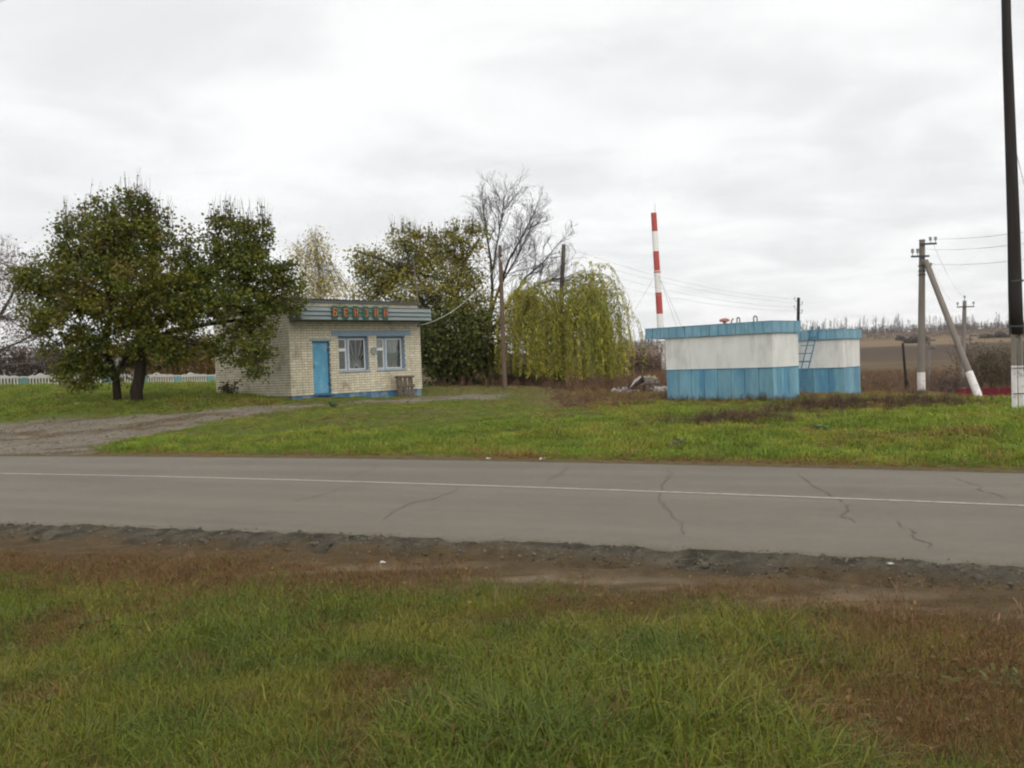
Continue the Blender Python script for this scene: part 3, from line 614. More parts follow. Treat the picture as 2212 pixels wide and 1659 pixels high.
# ------------------------------------------------------------------ kiosk
C0 = np.array([-8.261, 34.641]); TH = 0.79; ZG = 0.42; ZO = 0.726 - ZG      # ZO: plinth top above the kiosk's own origin
BL, BD = 6.344, 5.79
kiosk = empty('kiosk', (C0[0], C0[1], ZG), TH)
tag(kiosk, 'small cream brick filling station kiosk with a blue door and two windows', 'building')
OPEN = [(0.995, 1.77, 0.03, 2.045), (2.18, 3.62, 0.85, 2.235), (4.035, 5.478, 0.85, 2.225)]
ROOFZ = 3.60
def build_kiosk():
    r = kiosk
    # mortar core with real openings
    core = MB(); xc = sorted({0.012, BL - .012} | {q for o in OPEN for q in o[:2]}); zc = sorted({0.0, ROOFZ} | {q for o in OPEN for q in o[2:]})
    for a, b in zip(xc[:-1], xc[1:]):
        runs = []
        for c, d in zip(zc[:-1], zc[1:]):
            hole = any(o[0] - 1e-6 <= a and b <= o[1] + 1e-6 and o[2] - 1e-6 <= c and d <= o[3] + 1e-6 for o in OPEN)
            if hole: continue
            if runs and abs(runs[-1][1] - c) < 1e-6: runs[-1][1] = d
            else: runs.append([c, d])
        for c, d in runs: core.box(a, b, .012, .30, ZO + c, ZO + d)
    core.box(.012, .30, .301, BD, ZO, ZO + ROOFZ); core.box(BL - .3, BL - .012, .301, BD, ZO, ZO + ROOFZ); core.box(.301, BL - .301, BD - .3, BD, ZO, ZO + ROOFZ)
    core.build('wall', mat_mortar, r)
    inn = MB(); inn.box(.31, BL - .31, .9, BD - .31, ZO - .05, ZO); inn.box(.31, BL - .31, 1.6, 1.65, ZO, ZO + 3.2); inn.box(.31, BL - .31, .302, BD - .31, ZO + 3.22, ZO + 3.3); inn.build('interior', mat_dark, r)
    pl = MB(); pl.box(.03, BL - .03, .03, BD, -.35, ZO - .003); pl.build('plinth', mat_plinth, r)
    # bricks: stretcher and header courses in turn, tints shared through a few meshes
    tints = [np.array([.62, .575, .455]) * k * np.array(w) for k, w in ((1, (1, 1, 1)), (.93, (1, .98, .94)), (1.06, (1, 1.01, 1.03)), (.88, (1, .97, .92)), (1.0, (1.02, .97, .9)))]
    PH, PL, J = .098, .262, .015
    spots = []
    nrow = int(round(ROOFZ / PH))
    for k in range(nrow):
        z0 = k * PH + J * .5; z1 = z0 + PH - J; head = k % 2; step = PL / 2 if head else PL
        x = 0.0
        first = True
        while x < BL - .02:
            w = step * (.75 if (first and head) else 1); first = False
            x0, x1 = x + J * .5, min(x + w, BL) - J * .5; x += w
            segs = [(x0, x1)]
            for o in OPEN:
                if z1 > o[2] + .03 and z0 < o[3] - .03:
                    ns = []
                    for a, b in segs:
                        if b <= o[0] or a >= o[1]: ns.append((a, b))
                        else:
                            if o[0] - a > .04: ns.append((a, o[0]))
                            if b - o[1] > .04: ns.append((o[1], b))
                    segs = ns
            for a, b in segs: spots.append(('f', a, b, z0, z1))
        # left wall
        y = .0145; first = True
        while y < BD - .02:
            w = step * (.75 if (first and not head) else 1); first = False
            spots.append(('s', y + J * .5, min(y + w, BD) - J * .5, z0, z1)); y += w
    facade = [q for q in spots if q[0] == 'f' and q[4] < 2.6]
    facade.sort(key=lambda q: (-(q[2] - q[1] > .2), q[1] * .5 + abs(q[3] - 1.2) * .25))
    chosen = set(facade[:300]); shared = {}
    rest = MB(); gen = np.random.default_rng(5)
    def brick_faces(mb, q, tcol):
        jit = gen.uniform(-.0025, .0025)
        if q[0] == 'f': mb.box(q[1], q[2], -.001 + jit, .014, q[3], q[4], tcol)
        else: mb.box(-.001 + jit, .014, q[1], q[2], q[3], q[4], tcol)
    for q in spots:
        ti = int(gen.choice(5, p=[.42, .22, .16, .08, .12]))
        if q in chosen:
            key = (round(q[2] - q[1], 3), ti)
            if key not in shared:
                mb = MB(); w = q[2] - q[1]; mb.box(0, w, 0, .014, 0, q[4] - q[3], tuple(tints[ti])); o = mb.build('brick', mat_brick, r); shared[key] = o.data
            else: o = link(bpy.data.objects.new('brick', shared[key]), r)
            o.location = (q[1], -.001 + gen.uniform(-.002, .002), ZO + q[3])
        else: brick_faces(rest, (q[0], q[1], q[2], ZO + q[3], ZO + q[4]), tuple(tints[ti]))
    tag(rest.build('brickwork', mat_brick, r), kind='stuff')
    # door
    d = MB(); a, b, c, e_ = OPEN[0]; d.box(a + .02, b - .02, .12, .165, ZO + c + .01, ZO + e_ - .02); door = d.build('door', mat_door, r)
    h = MB(); h.tube([(a + .09, .10, ZO + 1.02), (a + .09, .085, ZO + 1.06), (a + .09, .085, ZO + 1.16), (a + .09, .10, ZO + 1.2)], .012, 6); h.build('handle', mat_iron, door)
    for hz in (.35, 1.65):
        hg = MB(); hg.tube([(b - .035, .108, ZO + hz), (b - .035, .108, ZO + hz + .10)], .014, 6); hg.build('hinge', mat_iron, door)
    f = MB(); f.box(a, a + .02, .02, .29, ZO + c, ZO + e_); f.box(b - .02, b, .02, .29, ZO + c, ZO + e_); f.box(a + .02, b - .02, .02, .29, ZO + e_ - .02, ZO + e_); f.box(a - .02, b + .02, -.10, .29, ZO + c - .06, ZO + c)
    f.build('door_frame', mat_plinth, r)
    l = MB(); l.box(.88, 1.86, -.03, .011, ZO + 2.05, ZO + 2.12); l.build('door_lintel', mat_bluegrey, r)
    l = MB(); l.box(1.885, 3.855, -.028, .011, ZO + 2.238, ZO + 2.455); l.build('window_lintel', mat_bluegrey, r)
    l = MB(); l.box(3.865, 5.80, -.024, .011, ZO + 2.236, ZO + 2.452); l.build('window_lintel', mat_bluegrey, r)
    # windows
    for wi, (a, b, c, e_) in enumerate(OPEN[1:]):
        f = MB(); D = .19
        f.box(a + .002, a + .014, .004, D + .06, ZO + c, ZO + e_); f.box(b - .014, b - .002, .004, D + .06, ZO + c, ZO + e_)
        f.box(a + .014, b - .014, .004, D + .06, ZO + e_ - .014, ZO + e_ - .002)
        f.box(a - .03, b + .05, -.035, D + .06, ZO + c - .035, ZO + c + .008)          # sill
        f.box(a + .015, b - .015, D, D + .05, ZO + e_ - .10, ZO + e_ - .015); f.box(a + .015, b - .015, D, D + .05, ZO + c + .008, ZO + c + .06)
        f.box(a + .015, a + .07, D, D + .05, ZO + c + .06, ZO + e_ - .10); f.box(a + .47, a + .585, D, D + .05, ZO + c + .06, ZO + e_ - .10); f.box(b - .05, b - .015, D, D + .05, ZO + c + .06, ZO + e_ - .10)
        w = f.build('window', mat_bluegrey, r)
        s = MB(); zb, zt = ZO + c + .06, ZO + e_ - .10; zm = ZO + c + .83; y0, y1 = D - .012, D + .04
        def ring(x0, x1, z0, z1, t=.035):
            s.box(x0, x0 + t, y0, y1, z0, z1); s.box(x1 - t, x1, y0, y1, z0, z1); s.box(x0 + t, x1 - t, y0, y1, z0, z0 + t); s.box(x0 + t, x1 - t, y0, y1, z1 - t, z1)
        ring(a + .07, a + .47, zb, zm); ring(a + .07, a + .47, zm + .045, zt); s.box(a + .07, a + .47, y0 - .004, y1, zm, zm + .045); ring(a + .585, b - .05, zb, zt, .04)
        s.build('sash', mat_white, w)
        for x0, x1, z0, z1 in ((a + .105, a + .435, zb + .035, zm - .035), (a + .105, a + .435, zm + .08, zt - .035), (a + .625, b - .09, zb + .04, zt - .04)):
            p = MB(); p.box(x0, x1, D + .012, D + .017, z0, z1); p.build('pane', mat_glass, w)
        g = MB(); yb = D + .045; cx, cz = (a + .625 + b - .09) / 2, zb + .06
        for k in range(13):
            an = math.radians(4 + k * 172 / 12); dx, dz = math.cos(an), math.sin(an); tm = min(((b - .09 - cx) / abs(dx)) if abs(dx) > 1e-3 else 9, ((zt - cz) / dz) if dz > 1e-3 else 9)
            g.tube([(cx + .08 * dx, yb, cz + .08 * dz), (cx + tm * dx, yb, cz + tm * dz)], .013, 5)
        g.tube([(cx + .08 * math.cos(q), yb, cz + .08 * math.sin(q)) for q in np.linspace(0, math.pi, 9)], .006, 5)
        for x in np.arange(a + .13, a + .44, .06): g.tube([(x, yb, zb), (x, yb, zt)], .008, 5)
        g.build('grille', mat_grille, w)
        cu = MB()
        xr = np.linspace(a + .10, a + .18, 8) if wi == 0 else np.linspace(a + .09, b - .21, 60)
        yy = [D + .066 + .008 * math.sin(x * 46 + .7 * math.sin(x * 13)) for x in xr]
        for k in range(len(xr) - 1): cu.add([(xr[k], yy[k], zb), (xr[k + 1], yy[k + 1], zb), (xr[k + 1], yy[k + 1], zt), (xr[k], yy[k], zt)], [(0, 1, 2, 3)])
        cu.build('curtain', mat_curtain, w)
    dsc = MB(); ring_ = [(3.86 + .142 * math.cos(q), ZO + 1.637 + .152 * math.sin(q)) for q in np.linspace(0, 2 * math.pi, 21)[:-1]]; dsc.prism(ring_, -.05, .01); dsc.build('round_plate', mat_disc, r)
    br = MB(); br.box(BL - .16, BL - .10, -.09, .0, ZO + 2.60, ZO + 2.63); br.box(BL - .15, BL - .11, -.09, -.05, ZO + 2.63, ZO + 2.72); br.build('wire_bracket', mat_iron, r)
    # canopy: three lapped metal strips on a projecting slab
    sl = MB(); sl.box(.02, 6.35, -.74, -.006, ZO + 2.80, ZO + 2.90); sl.box(.03, 6.34, -.73, -.005, ZO + 2.901, ZO + 3.25); sl.build('canopy', mat_soffit, r)
    for k in range(3):
        z0 = ZO + 2.825 + k * .163; st = MB()
        prof = [(-.742, z0), (-.83, z0), (-.835, z0 + .022), (-.80, z0 + .05), (-.775, z0 + .15), (-.742, z0 + .155)]
        n = len(prof); vs = [(.06, y, z) for y, z in prof] + [(6.31, y, z) for y, z in prof]
        st.add(vs, [list(range(n)), list(range(2 * n - 1, n - 1, -1))] + [(i, (i + 1) % n, n + (i + 1) % n, n + i) for i in range(n)]); st.build('canopy_strip', mat_fascia, r)
    cpt = MB(); cpt.box(.04, 6.33, -.80, -.006, ZO + 3.312, ZO + 3.33); cpt.build('canopy_capping', mat_soffit, r)
    # corrugated roof
    nx, ny = 420, 6; xs = np.linspace(-.12, 6.28, nx); ys = np.linspace(-.10, BD + .2, ny); X, Y = np.meshgrid(xs, ys)
    Zt = ZO + 3.672 - .012 * X - .05 * Y + 0.034 * np.sin(X * 2 * math.pi / .15); V = np.concatenate([np.c_[X.ravel(), Y.ravel(), Zt.ravel()], np.c_[X.ravel(), Y.ravel(), Zt.ravel() - .014]])
    i = np.arange(nx * ny).reshape(ny, nx); q = np.c_[i[:-1, :-1].ravel(), i[:-1, 1:].ravel(), i[1:, 1:].ravel(), i[1:, :-1].ravel()]; N_ = nx * ny
    e1 = np.c_[i[0, :-1], i[0, :-1] + N_, i[0, 1:] + N_, i[0, 1:]]; e2 = np.c_[i[:-1, 0], i[1:, 0], i[1:, 0] + N_, i[:-1, 0] + N_]
    mesh_np('roof', V, np.concatenate([q, q[:, ::-1] + N_, e1, e2]), mat_slate, parent=r)
    fb = MB(); fb.box(-.08, 6.26, -.085, -.05, ZO + 3.525, ZO + 3.605); fb.box(-.08, -.05, -.049, BD, ZO + 3.30, ZO + 3.55); fb.build('eaves_board', mat_soffit, r)
build_kiosk()
def kp(x, y, z):
    c, s = math.cos(TH), math.sin(TH); return np.array([C0[0] + c * x - s * y, C0[1] + s * x + c * y, ZG + ZO + z])

def build_sign():
    o = kp(2.7, -.845, 2.80); r = empty('letter_sign', o, TH); tag(r, 'six dark green plates with orange letters spelling БЕНЗИН on the kiosk canopy', 'sign')
    t, th = .27, .12
    L = {'Б': [(0, t, 0, 1), (t, .95, 1 - th, 1), (.80, .95, .72, 1 - th), (t, .72, .50, .61), (.70, 1, .10, .52), (t, .72, 0, .11)],
         'Е': [(0, t, 0, 1), (t, .95, 1 - th, 1), (.80, .95, .74, 1 - th), (t, .70, .45, .57), (t, .95, 0, th), (.80, .95, th, .27)],
         'Н': [(0, t, 0, 1), (1 - t, 1, 0, 1), (t, 1 - t, .44, .56)],
         'З': [(.12, .74, 1 - th, 1), (.68, .98, .56, .90), (.30, .70, .46, .57), (.70, 1, .10, .47), (.12, .74, 0, th), (0, .15, .76, .92), (0, .15, .08, .24)],
         'И': [(0, t, 0, 1), (1 - t, 1, 0, 1)]}
    starts = [1.345, 1.835, 2.315, 2.795, 3.28, 3.745]
    rail = MB(); rail.box(1.40 - 2.7, 4.0 - 2.7, .012, .028, .475, .53); rail.box(1.40 - 2.7, 4.0 - 2.7, .020, .040, .18, .42); rail.build('backing_rail', mat_signgreen, r)
    for ch, x0 in zip('БЕНЗИН', starts):
        x = x0 - 2.7; w = .285; p = MB()
        p.prism([(x + .05, .03), (x + w - .05, .03), (x + w, .10), (x + w, .50), (x + w - .04, .56), (x + .04, .56), (x, .50), (x, .10)], -.015, .011)
        pl = p.build('sign_plate', mat_signgreen, r)
        lw, lh, lx, lz = .165, .31, x + .06, .15; l = MB()
        for k, (a, b, c, d) in enumerate(L[ch]):
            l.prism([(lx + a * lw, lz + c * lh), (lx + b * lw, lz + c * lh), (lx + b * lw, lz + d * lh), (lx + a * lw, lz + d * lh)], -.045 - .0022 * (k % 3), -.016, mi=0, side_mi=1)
        if ch == 'И': l.prism([(lx + .3 * lw, lz + .04 * lh), (lx + .7 * lw, lz + .72 * lh), (lx + .7 * lw, lz + .96 * lh), (lx + .3 * lw, lz + .28 * lh)], -.0405, -.016, mi=0, side_mi=1)
        if ch == 'З': l.build('letter', [mat_orange, mat_redbrown], pl); continue
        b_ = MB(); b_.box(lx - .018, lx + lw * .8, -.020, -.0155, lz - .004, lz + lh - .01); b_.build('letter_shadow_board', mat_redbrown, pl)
        l.build('letter', [mat_orange, mat_redbrown], pl)
build_sign()

def build_rack():
    r = empty('slatted_rack', kp(5.12, -.42, -.30), TH); tag(r, 'weathered wooden slatted rack leaning on the kiosk wall below the right window', 'rack')
    T = Matrix.Rotation(math.radians(-7), 4, 'X')
    def plank(x0, x1, y0, y1, z0, z1, rz=0.0, nm='board'):
        b = MB(); b.box(x0, x1, y0, y1, z0, z1, M=T @ Matrix.Translation((0, 0, 0)) @ Matrix.Rotation(rz, 4, 'Y')); b.build(nm, mat_wood, r)
    plank(-.43, .42, -.14, .10, .80, .87, .02); plank(-.40, .43, -.13, -.085, .40, .50, -.02); plank(-.38, .40, -.13, -.085, .10, .18, .015); plank(-.42, -.36, -.06, .0, .02, .80); plank(.33, .39, -.06, 0, .02, .80)
    for k in range(6): plank(-.36 + k * .125, -.28 + k * .125, -.084, -.062, .46, .81, random.uniform(-.06, .10), 'slat')
    for k in range(5): plank(-.34 + k * .145, -.265 + k * .145, -.084, -.064, .03, .47, random.uniform(-.05, .05), 'slat')
    plank(-.40, .42, -.16, .06, .0, .06, .0, 'base_board')
build_rack()

def build_mast():
    a = kp(6.30, -.03, 3.34); t = W(893, 560, a[1]); o = empty('antenna_mast', a); tag(o, 'thin grey pipe mast standing at the right end of the kiosk roof', 'mast')
    v = t - a; b = MB(); b.tube([(0, 0, 0), v * .5, v], [.035, .032, .025], 8); b.build('pipe', mat_pole_grey, o); c = MB(); c.tube([v * .06 - np.array([0, 0, .02]), v * .06 + np.array([0, 0, .03])], .05, 8); c.build('clamp', mat_iron, o)
build_mast()

# ------------------------------------------------------------------ tank housings
def build_tank(name, corner, th, L, D, z0, label, nfront, nside, vents, hooks):
    fl = np.array([-math.cos(th), -math.sin(th)]); sd_ = np.array([-fl[1], fl[0]]); sd_ = sd_ if sd_[1] > 0 else -sd_
    rz = math.atan2(-fl[1], -fl[0])                       # local x runs from the far left end to the near corner; local y goes away
    o0 = np.array(corner) + fl * L; r = empty(name, (o0[0], o0[1], z0), rz); tag(r, label, 'fuel tank housing', 'blue and white fuel tank housings')
    HB, HW, HT = 1.056, 2.136, 2.5
    b = MB(); b.box(.03, L - .03, .03, D - .03, -.25, HW + .02); b.build('body', mat_edge, r)
    xs = np.linspace(0, L, nfront + 1)
    def panel(x0, x1, y0, y1, z0_, z1, m_, nm):
        q = MB(); q.box(x0, x1, y0, y1, z0_, z1); return q.build(nm, m_, r)
    for a, c in zip(xs[:-1], xs[1:]): panel(a + .010, c - .010, rng.uniform(-.008, .008), .029, .03, HB - .012, mat_tankblue, 'panel')
    ys = np.linspace(0, D, nside + 1)
    for a, c in zip(ys[:-1], ys[1:]): panel(L - .029, L + rng.uniform(-.004, .008), a + .008, c - .008, .06, HB - .014, mat_tankblue, 'panel')
    cut = L * .24
    panel(0, cut - .004, .002, .029, HB + .012, HW, mat_tankwhite, 'white_sheet'); panel(cut + .004, L, .0, .029, HB + .012, HW, mat_tankwhite, 'white_sheet'); panel(L - .029, L + .002, .031, D, HB + .012, HW, mat_tankwhite, 'white_sheet')
    e = MB(); e.box(-.004, L + .012, -.014, .0305, HB - .012, HB + .012); e.box(L - .0305, L + .014, .0306, D, HB - .013, HB + .011); e.box(.0, L + .006, -.012, .0295, -.05, .03); e.box(L - .0295, L + .01, .0306, D, -.02, .058); e.build('edge_strip', mat_edge, r)
    x0, x1, y0, y1 = -.78, L + .075, -.075, D + .075
    t = MB(); t.box(x0 + .03, x1 - .03, y0 + .03, y1 - .03, HW + .021, HT - .02); t.build('roof', mat_edge, r)
    fx = np.linspace(x0, x1, 16)
    for a, c in zip(fx[:-1], fx[1:]): panel(a + .010, c - .010, y0 + rng.uniform(-.004, .004), y0 + .029, HW + .002, HT - .012, mat_tankfascia, 'fascia_panel')
    fy = np.linspace(y0 + .03, y1, 5)
    for a, c in zip(fy[:-1], fy[1:]): panel(x1 - .029, x1 + rng.uniform(-.003, .004), a + .006, c - .006, HW + .002, HT - .012, mat_tankfascia, 'fascia_panel')
    panel(x0, x0 + .029, y0 + .03, y1, HW + .002, HT - .012, mat_tankfascia, 'fascia_panel')
    g = MB(); g.box(x0 - .01, x1 + .01, y0 - .012, y1 + .01, HT - .0115, HT + .008); g.build('roof_capping', mat_tankfascia, r)
    for x, y in vents:
        v = MB(); v.tube([(x, y, HT - .01), (x, y, HT + .10)], .05, 10); v.tube([(x, y, HT + .07), (x, y, HT + .09), (x, y, HT + .14), (x, y, HT + .18), (x, y, HT + .195)], [.08, .16, .17, .11, .03], 14); v.build('vent_cap', mat_redcap, r, smooth=False)
    for x, y, rr in hooks:
        v = MB(); v.tube([(x - rr, y, HT)] + [(x - rr * math.cos(q), y, HT + .12 + rr * 1.2 * math.sin(q)) for q in np.linspace(0, math.pi, 9)] + [(x + rr, y, HT)], .02, 6); v.build('lifting_hook', mat_iron, r)
    return r
t1 = build_tank('tank_housing', (8.073, 28.603), -.787, 4.0, 1.64, .167, 'larger blue and white sheet metal tank housing nearest the road', 8, 7, [(2.15, .3)], [(2.72, .2, .05), (3.33, .2, .06)])
t2 = build_tank('tank_housing', (12.332, 34.402), -.653, 4.0, 2.0, -.021, 'blue and white tank housing half hidden behind the nearer one, ladder at its front', 7, 7, [(2.18, .3)], [])
bk = MB(); bk.tube([(2.45, .2, 2.5), (2.47, .2, 2.58), (2.54, .2, 2.66)], .02, 6); bk.build('bent_rod', mat_iron, t1)

def build_ladder():
    fl = np.array([-math.cos(-.653), -math.sin(-.653), 0]); n = np.array([fl[1], -fl[0], 0]); n = n if n[1] < 0 else -n
    c = np.array([12.332, 34.402, 0]); base = c + fl * 1.66 + n * .55; base[2] = float(height(base[0], base[1])); top = c + fl * 1.12 + n * .13; top[2] = -.021 + 2.56
    r = empty('ladder', base); tag(r, 'blue steel ladder with hooked top leaning against the rear tank housing', 'ladder')
    v = top - base; side = fl * .30
    for s in (0, 1):
        b = MB(); q = [side * s * -.9 + v * t for t in np.linspace(0, 1, 6)]; e = q[-1]; q += [e + np.array([0, 0, .06]) - n * .02, e + np.array([0, 0, .07]) - n * .10, e + np.array([0, 0, -.02]) - n * .16]; b.tube(q, .024, 6); b.build('rail', mat_edge, r)
    for k in range(7):
        p = v * (.12 + k * .125); b = MB()
        if k == 3: b.tube([p + fl * .28, p - side * 1.0], .03, 6)
        else: b.tube([p + fl * (.25 if k in (2, 4, 5) else .0), p - side * .92], .02, 6)
        b.build('rung', mat_edge, r)
build_ladder()

# ------------------------------------------------------------------ poles and wires
def sagged(a, b, sag, n=18):
    t = np.linspace(0, 1, n)[:, None]; P = np.asarray(a)[None] * (1 - t) + np.asarray(b)[None] * t; P[:, 2] -= sag * 4 * (t * (1 - t))[:, 0]; return P
def wire(a, b, sag, label, group=None, r=.007, mat=None):
    m_ = MB(); m_.tube(list(sagged(a, b, sag)), r, 4, cap=False); return tag(m_.build('overhead_wire', mat or mat_wire), label, 'wire', group)
def insulator(parent, p, s=1.0, mat=None):
    b = MB(); p = np.asarray(p, float); b.tube([p, p + (0, 0, .09 * s)], .012 * s, 6); b.tube([p + (0, 0, .08 * s), p + (0, 0, .10 * s), p + (0, 0, .14 * s), p + (0, 0, .18 * s), p + (0, 0, .20 * s)], [.03 * s, .05 * s, .04 * s, .05 * s, .02 * s], 8)
    b.build('insulator', mat or mat_steel, parent)
def build_poles():
    # brown wooden pole beside the willow
    p = on_ground(1088, 42.0); top = W(1080, 530, 42.0); r = empty('utility_pole', p); tag(r, 'reddish brown wooden pole standing left of the willow', 'pole', 'wooden poles behind the kiosk')
    b = MB(); v = top - p; b.tube([(0, 0, -.3), v * .5, v], [.115, .10, .08], 10); b.build('pole_shaft', mat_pole_brown, r)
    b = MB(); q = v * .93; b.tube([q + (-.02, -.12, 0), q + (.1, -.18, -.02)], .02, 6); b.build('bracket', mat_iron, r); insulator(r, q + np.array([.10, -.18, -.08]), 1.0, mat_white); insulator(r, q + np.array([.04, -.14, -.30]), 1.0, mat_white)
    A = p + v * .89; wire(A + np.array([-.02, -.14, 0]), kp(BL - .13, -.07, 2.66), .55, 'slack wire from the brown pole down to the kiosk corner', r=.008, mat=mat_grille)
    # grey pole behind willow
    top = W(1218, 528, 58.0); bs = on_ground(1203, 58.0); r = empty('utility_pole', bs); tag(r, 'grey wooden pole rising out of the crown of the willow', 'pole', 'wooden poles behind the kiosk')
    v = top - bs; b = MB(); b.tube([(0, 0, -.3), v * .5, v], [.17, .15, .125], 10); b.build('pole_shaft', mat_pole_grey, r)
    for k, (f_, s) in enumerate(((.965, 1), (.93, -1), (.86, 1), (.80, -1))):
        q = v * f_; b = MB(); b.tube([q, q + (.24 * s, 0, -.02), q + (.26 * s, 0, .05)], .014, 5); b.build('hook', mat_iron, r); insulator(r, q + np.array([.26 * s, 0, .04]), .9)
    # small dark pole behind the tanks
    t2_ = W(1725, 643, 62.0); b2 = on_ground(1720, 62.0); r2 = empty('utility_pole', b2); tag(r2, 'dark pole with side insulators showing above the gap between the tank housings', 'pole', 'wooden poles behind the kiosk')
    v2 = t2_ - b2; b = MB(); b.tube([(0, 0, -.3), v2 * .5, v2], [.13, .115, .10], 10); b.build('pole_shaft', mat_pole_black, r2)
    for k, (f_, s) in enumerate(((.97, -1), (.925, 1), (.885, -1), (.84, 1))):
        q = v2 * f_; b = MB(); b.tube([q, q + (.24 * s, 0, -.02), q + (.26 * s, 0, .05)], .014, 5); b.build('hook', mat_iron, r2); insulator(r2, q + np.array([.26 * s, 0, .04]), .9)
        f1 = (.965, .93, .86, .80)[k]; s1 = (1, -1, 1, -1)[k]
        wire(bs + v * f1 + np.array([.26 * s1, 0, .1]), b2 + q + np.array([.26 * s, 0, .1]), .55, ('topmost of the four thin wires from the willow pole to the dark pole', 'second from the top of the four wires between willow pole and dark pole', 'third from the top of the four wires between willow pole and dark pole', 'lowest of the four thin wires from the willow pole to the dark pole')[k], 'wires between the willow pole and the dark pole', r=.007)
    # concrete A-pole
    p = on_ground(1988, 46.0); top = W(1992, 520, 46.0); r = empty('concrete_pole', p); tag(r, 'round concrete pole braced by a slanting strut, both feet whitewashed', 'pole')
    v = top - p; b = MB(); b.tube([v * .13, v * .5, v], [.175, .165, .135], 12); b.build('pole_shaft', mat_concrete, r); b = MB(); b.tube([(0, 0, -.3), v * .13], [.205, .19], 12); b.build('white_foot', mat_whitewash, r)
    s0 = on_ground(2113, 43.0); s1 = W(1999, 563, 45.75); u = s0 - p; w = s1 - p; k = .82
    b = MB(); b.tube([w, w + (u - w) * .5, w + (u - w) * k], [.135, .145, .155], 12); b.build('strut', mat_concrete, r); b = MB(); b.tube([w + (u - w) * k, u + (u - w) * .06], [.175, .195], 12); b.build('white_foot', mat_whitewash, r)
    for f_ in (.835, .80, .775):
        c = v * f_; b = MB(); b.tube([c - (0, 0, .03), c + (0, 0, .03)], .178, 12); b.build('steel_band', mat_iron, r)
    def arm(fr, dx0, dx1, nm='crossarm'):
        q = v * fr; b = MB(); b.box(q[0] + min(dx0, dx1), q[0] + max(dx0, dx1), q[1] - .24, q[1] - .16, q[2] - .045, q[2] + .045); b.build(nm, mat_iron, r); return q
    q1 = arm(.975, -.22, .62); q2 = arm(.895, -.62, .26)
    b = MB(); b.tube([v, v + (0, 0, .06)], [.165, .13], 12); b.build('pole_cap', mat_concrete, r)
    ends = []
    for dx in (.32, .58): insulator(r, q1 + np.array([dx, -.2, .045]), 1.5); ends.append(p + q1 + np.array([dx, -.2, .33]))
    for dx in (-.55, -.30): insulator(r, q2 + np.array([dx, -.2, .045]), 1.7)
    q3 = W(2008, 578, 45.9) - p; insulator(r, q3 - np.array([0, .15, .05]), 1.4)
    rb = on_ground(2195, 21.5)
    hi = [W(2300, 487, 20.0), W(2300, 514, 20.0), W(2300, 549, 20.0)]
    for st, h_, lb in zip((W(2011, 515, 45.8), W(1998, 538, 45.8), W(2010, 570, 45.7)), hi, ('top', 'middle', 'bottom')): wire(st, h_, .12, lb + ' one of three wires running right from the braced concrete pole', 'wires running right from the concrete pole', r=.007)
    # T pole far behind
    d0 = 84.0; p = on_ground(2076, d0); top = W(2084, 642, d0); r = empty('concrete_pole', p); tag(r, 'distant concrete pole carrying one straight crossarm beyond the slanting strut', 'pole')
    v = top - p; b = MB(); b.tube([(0, 0, -.3), v * .5, v * .965], [.22, .20, .16], 10); b.build('pole_shaft', mat_concrete, r); b = MB(); b.tube([v * .95, v * .985], .03, 6); b.build('top_pin', mat_iron, r); insulator(r, v * .975, 1.9)
    q = v * .905; ca = MB(); ca.box(q[0] - .78, q[0] + .78, q[1] - .25, q[1] - .17, q[2] - .05, q[2] + .05); ca.build('crossarm', mat_iron, r)
    for dx in (-.72, .72): insulator(r, q + np.array([dx, -.21, .05]), 2.0)
    w2 = v * .22; b = MB(); b.tube([(0, 0, -.2), w2 * .55], [.26, .24], 10); b.build('white_foot', mat_whitewash, r)
    wire(ends[0], p + v * .99, .5, 'wire dropping from the braced pole towards the distant crossarm pole, upper one', r=.007); wire(W(2012, 578, 45.7), p + q + np.array([-.72, -.2, .4]), .5, 'wire dropping from the strut head towards the distant crossarm pole, lower one', r=.007)
    # two low poles and a post in the dip
    for px, py, d0, lab in ((2007, 732, 98.0, 'slim far pole with short arms seen just right of the braced pole'), (2096, 722, 105.0, 'slim far pole with short arms seen right of the strut')):
        p = on_ground(px - 2, d0); top = W(px, py, d0); r = empty('far_pole', p); tag(r, lab, 'pole', 'slim far poles in the dip'); v = top - p
        b = MB(); b.tube([(0, 0, -.3), v], [.15, .12], 8); b.build('pole_shaft', mat_concrete, r)
        for f_, s in ((.97, 1), (.90, -1), (.80, 1)):
            q = v * f_; b = MB(); b.box(q[0] - .55 * (s < 0) - .05, q[0] + .55 * (s > 0) + .05, q[1] - .2, q[1] - .13, q[2] - .05, q[2] + .05); b.build('arm', mat_iron, r); insulator(r, q + np.array([.5 * s, -.16, .05]), 1.5)
    p = on_ground(1956, 58.0); top = W(1950, 741, 58.0); v = top - p; r = empty('dark_post', p); tag(r, 'thin blackened post with a leaning stay, left of the braced concrete pole', 'post')
    b = MB(); b.tube([(0, 0, -.2), v * .5 + (.03, 0, 0), v], [.10, .09, .075], 8); b.build('post_shaft', mat_pole_black, r); q = on_ground(1972, 57.0) - p
    b = MB(); b.tube([q, v * .35 + (.12, 0, 0)], [.10, .06], 7); b.build('stay', mat_pole_black, r)
    # tall black pole on two whitewashed concrete stubs, right edge
    p = on_ground(2195, 21.5); r = empty('utility_pole', p); tag(r, 'tall black tarred pole on two whitewashed concrete stubs at the right edge of the photo', 'pole')
    P = [W(2196, 722, 21.45), W(2193, 640, 21.45), W(2190, 500, 21.45), W(2184, 330, 21.45), W(2176, 110, 21.45), W(2174, 40, 21.45), W(2172, -60, 21.45), W(2170, -160, 21.45)]
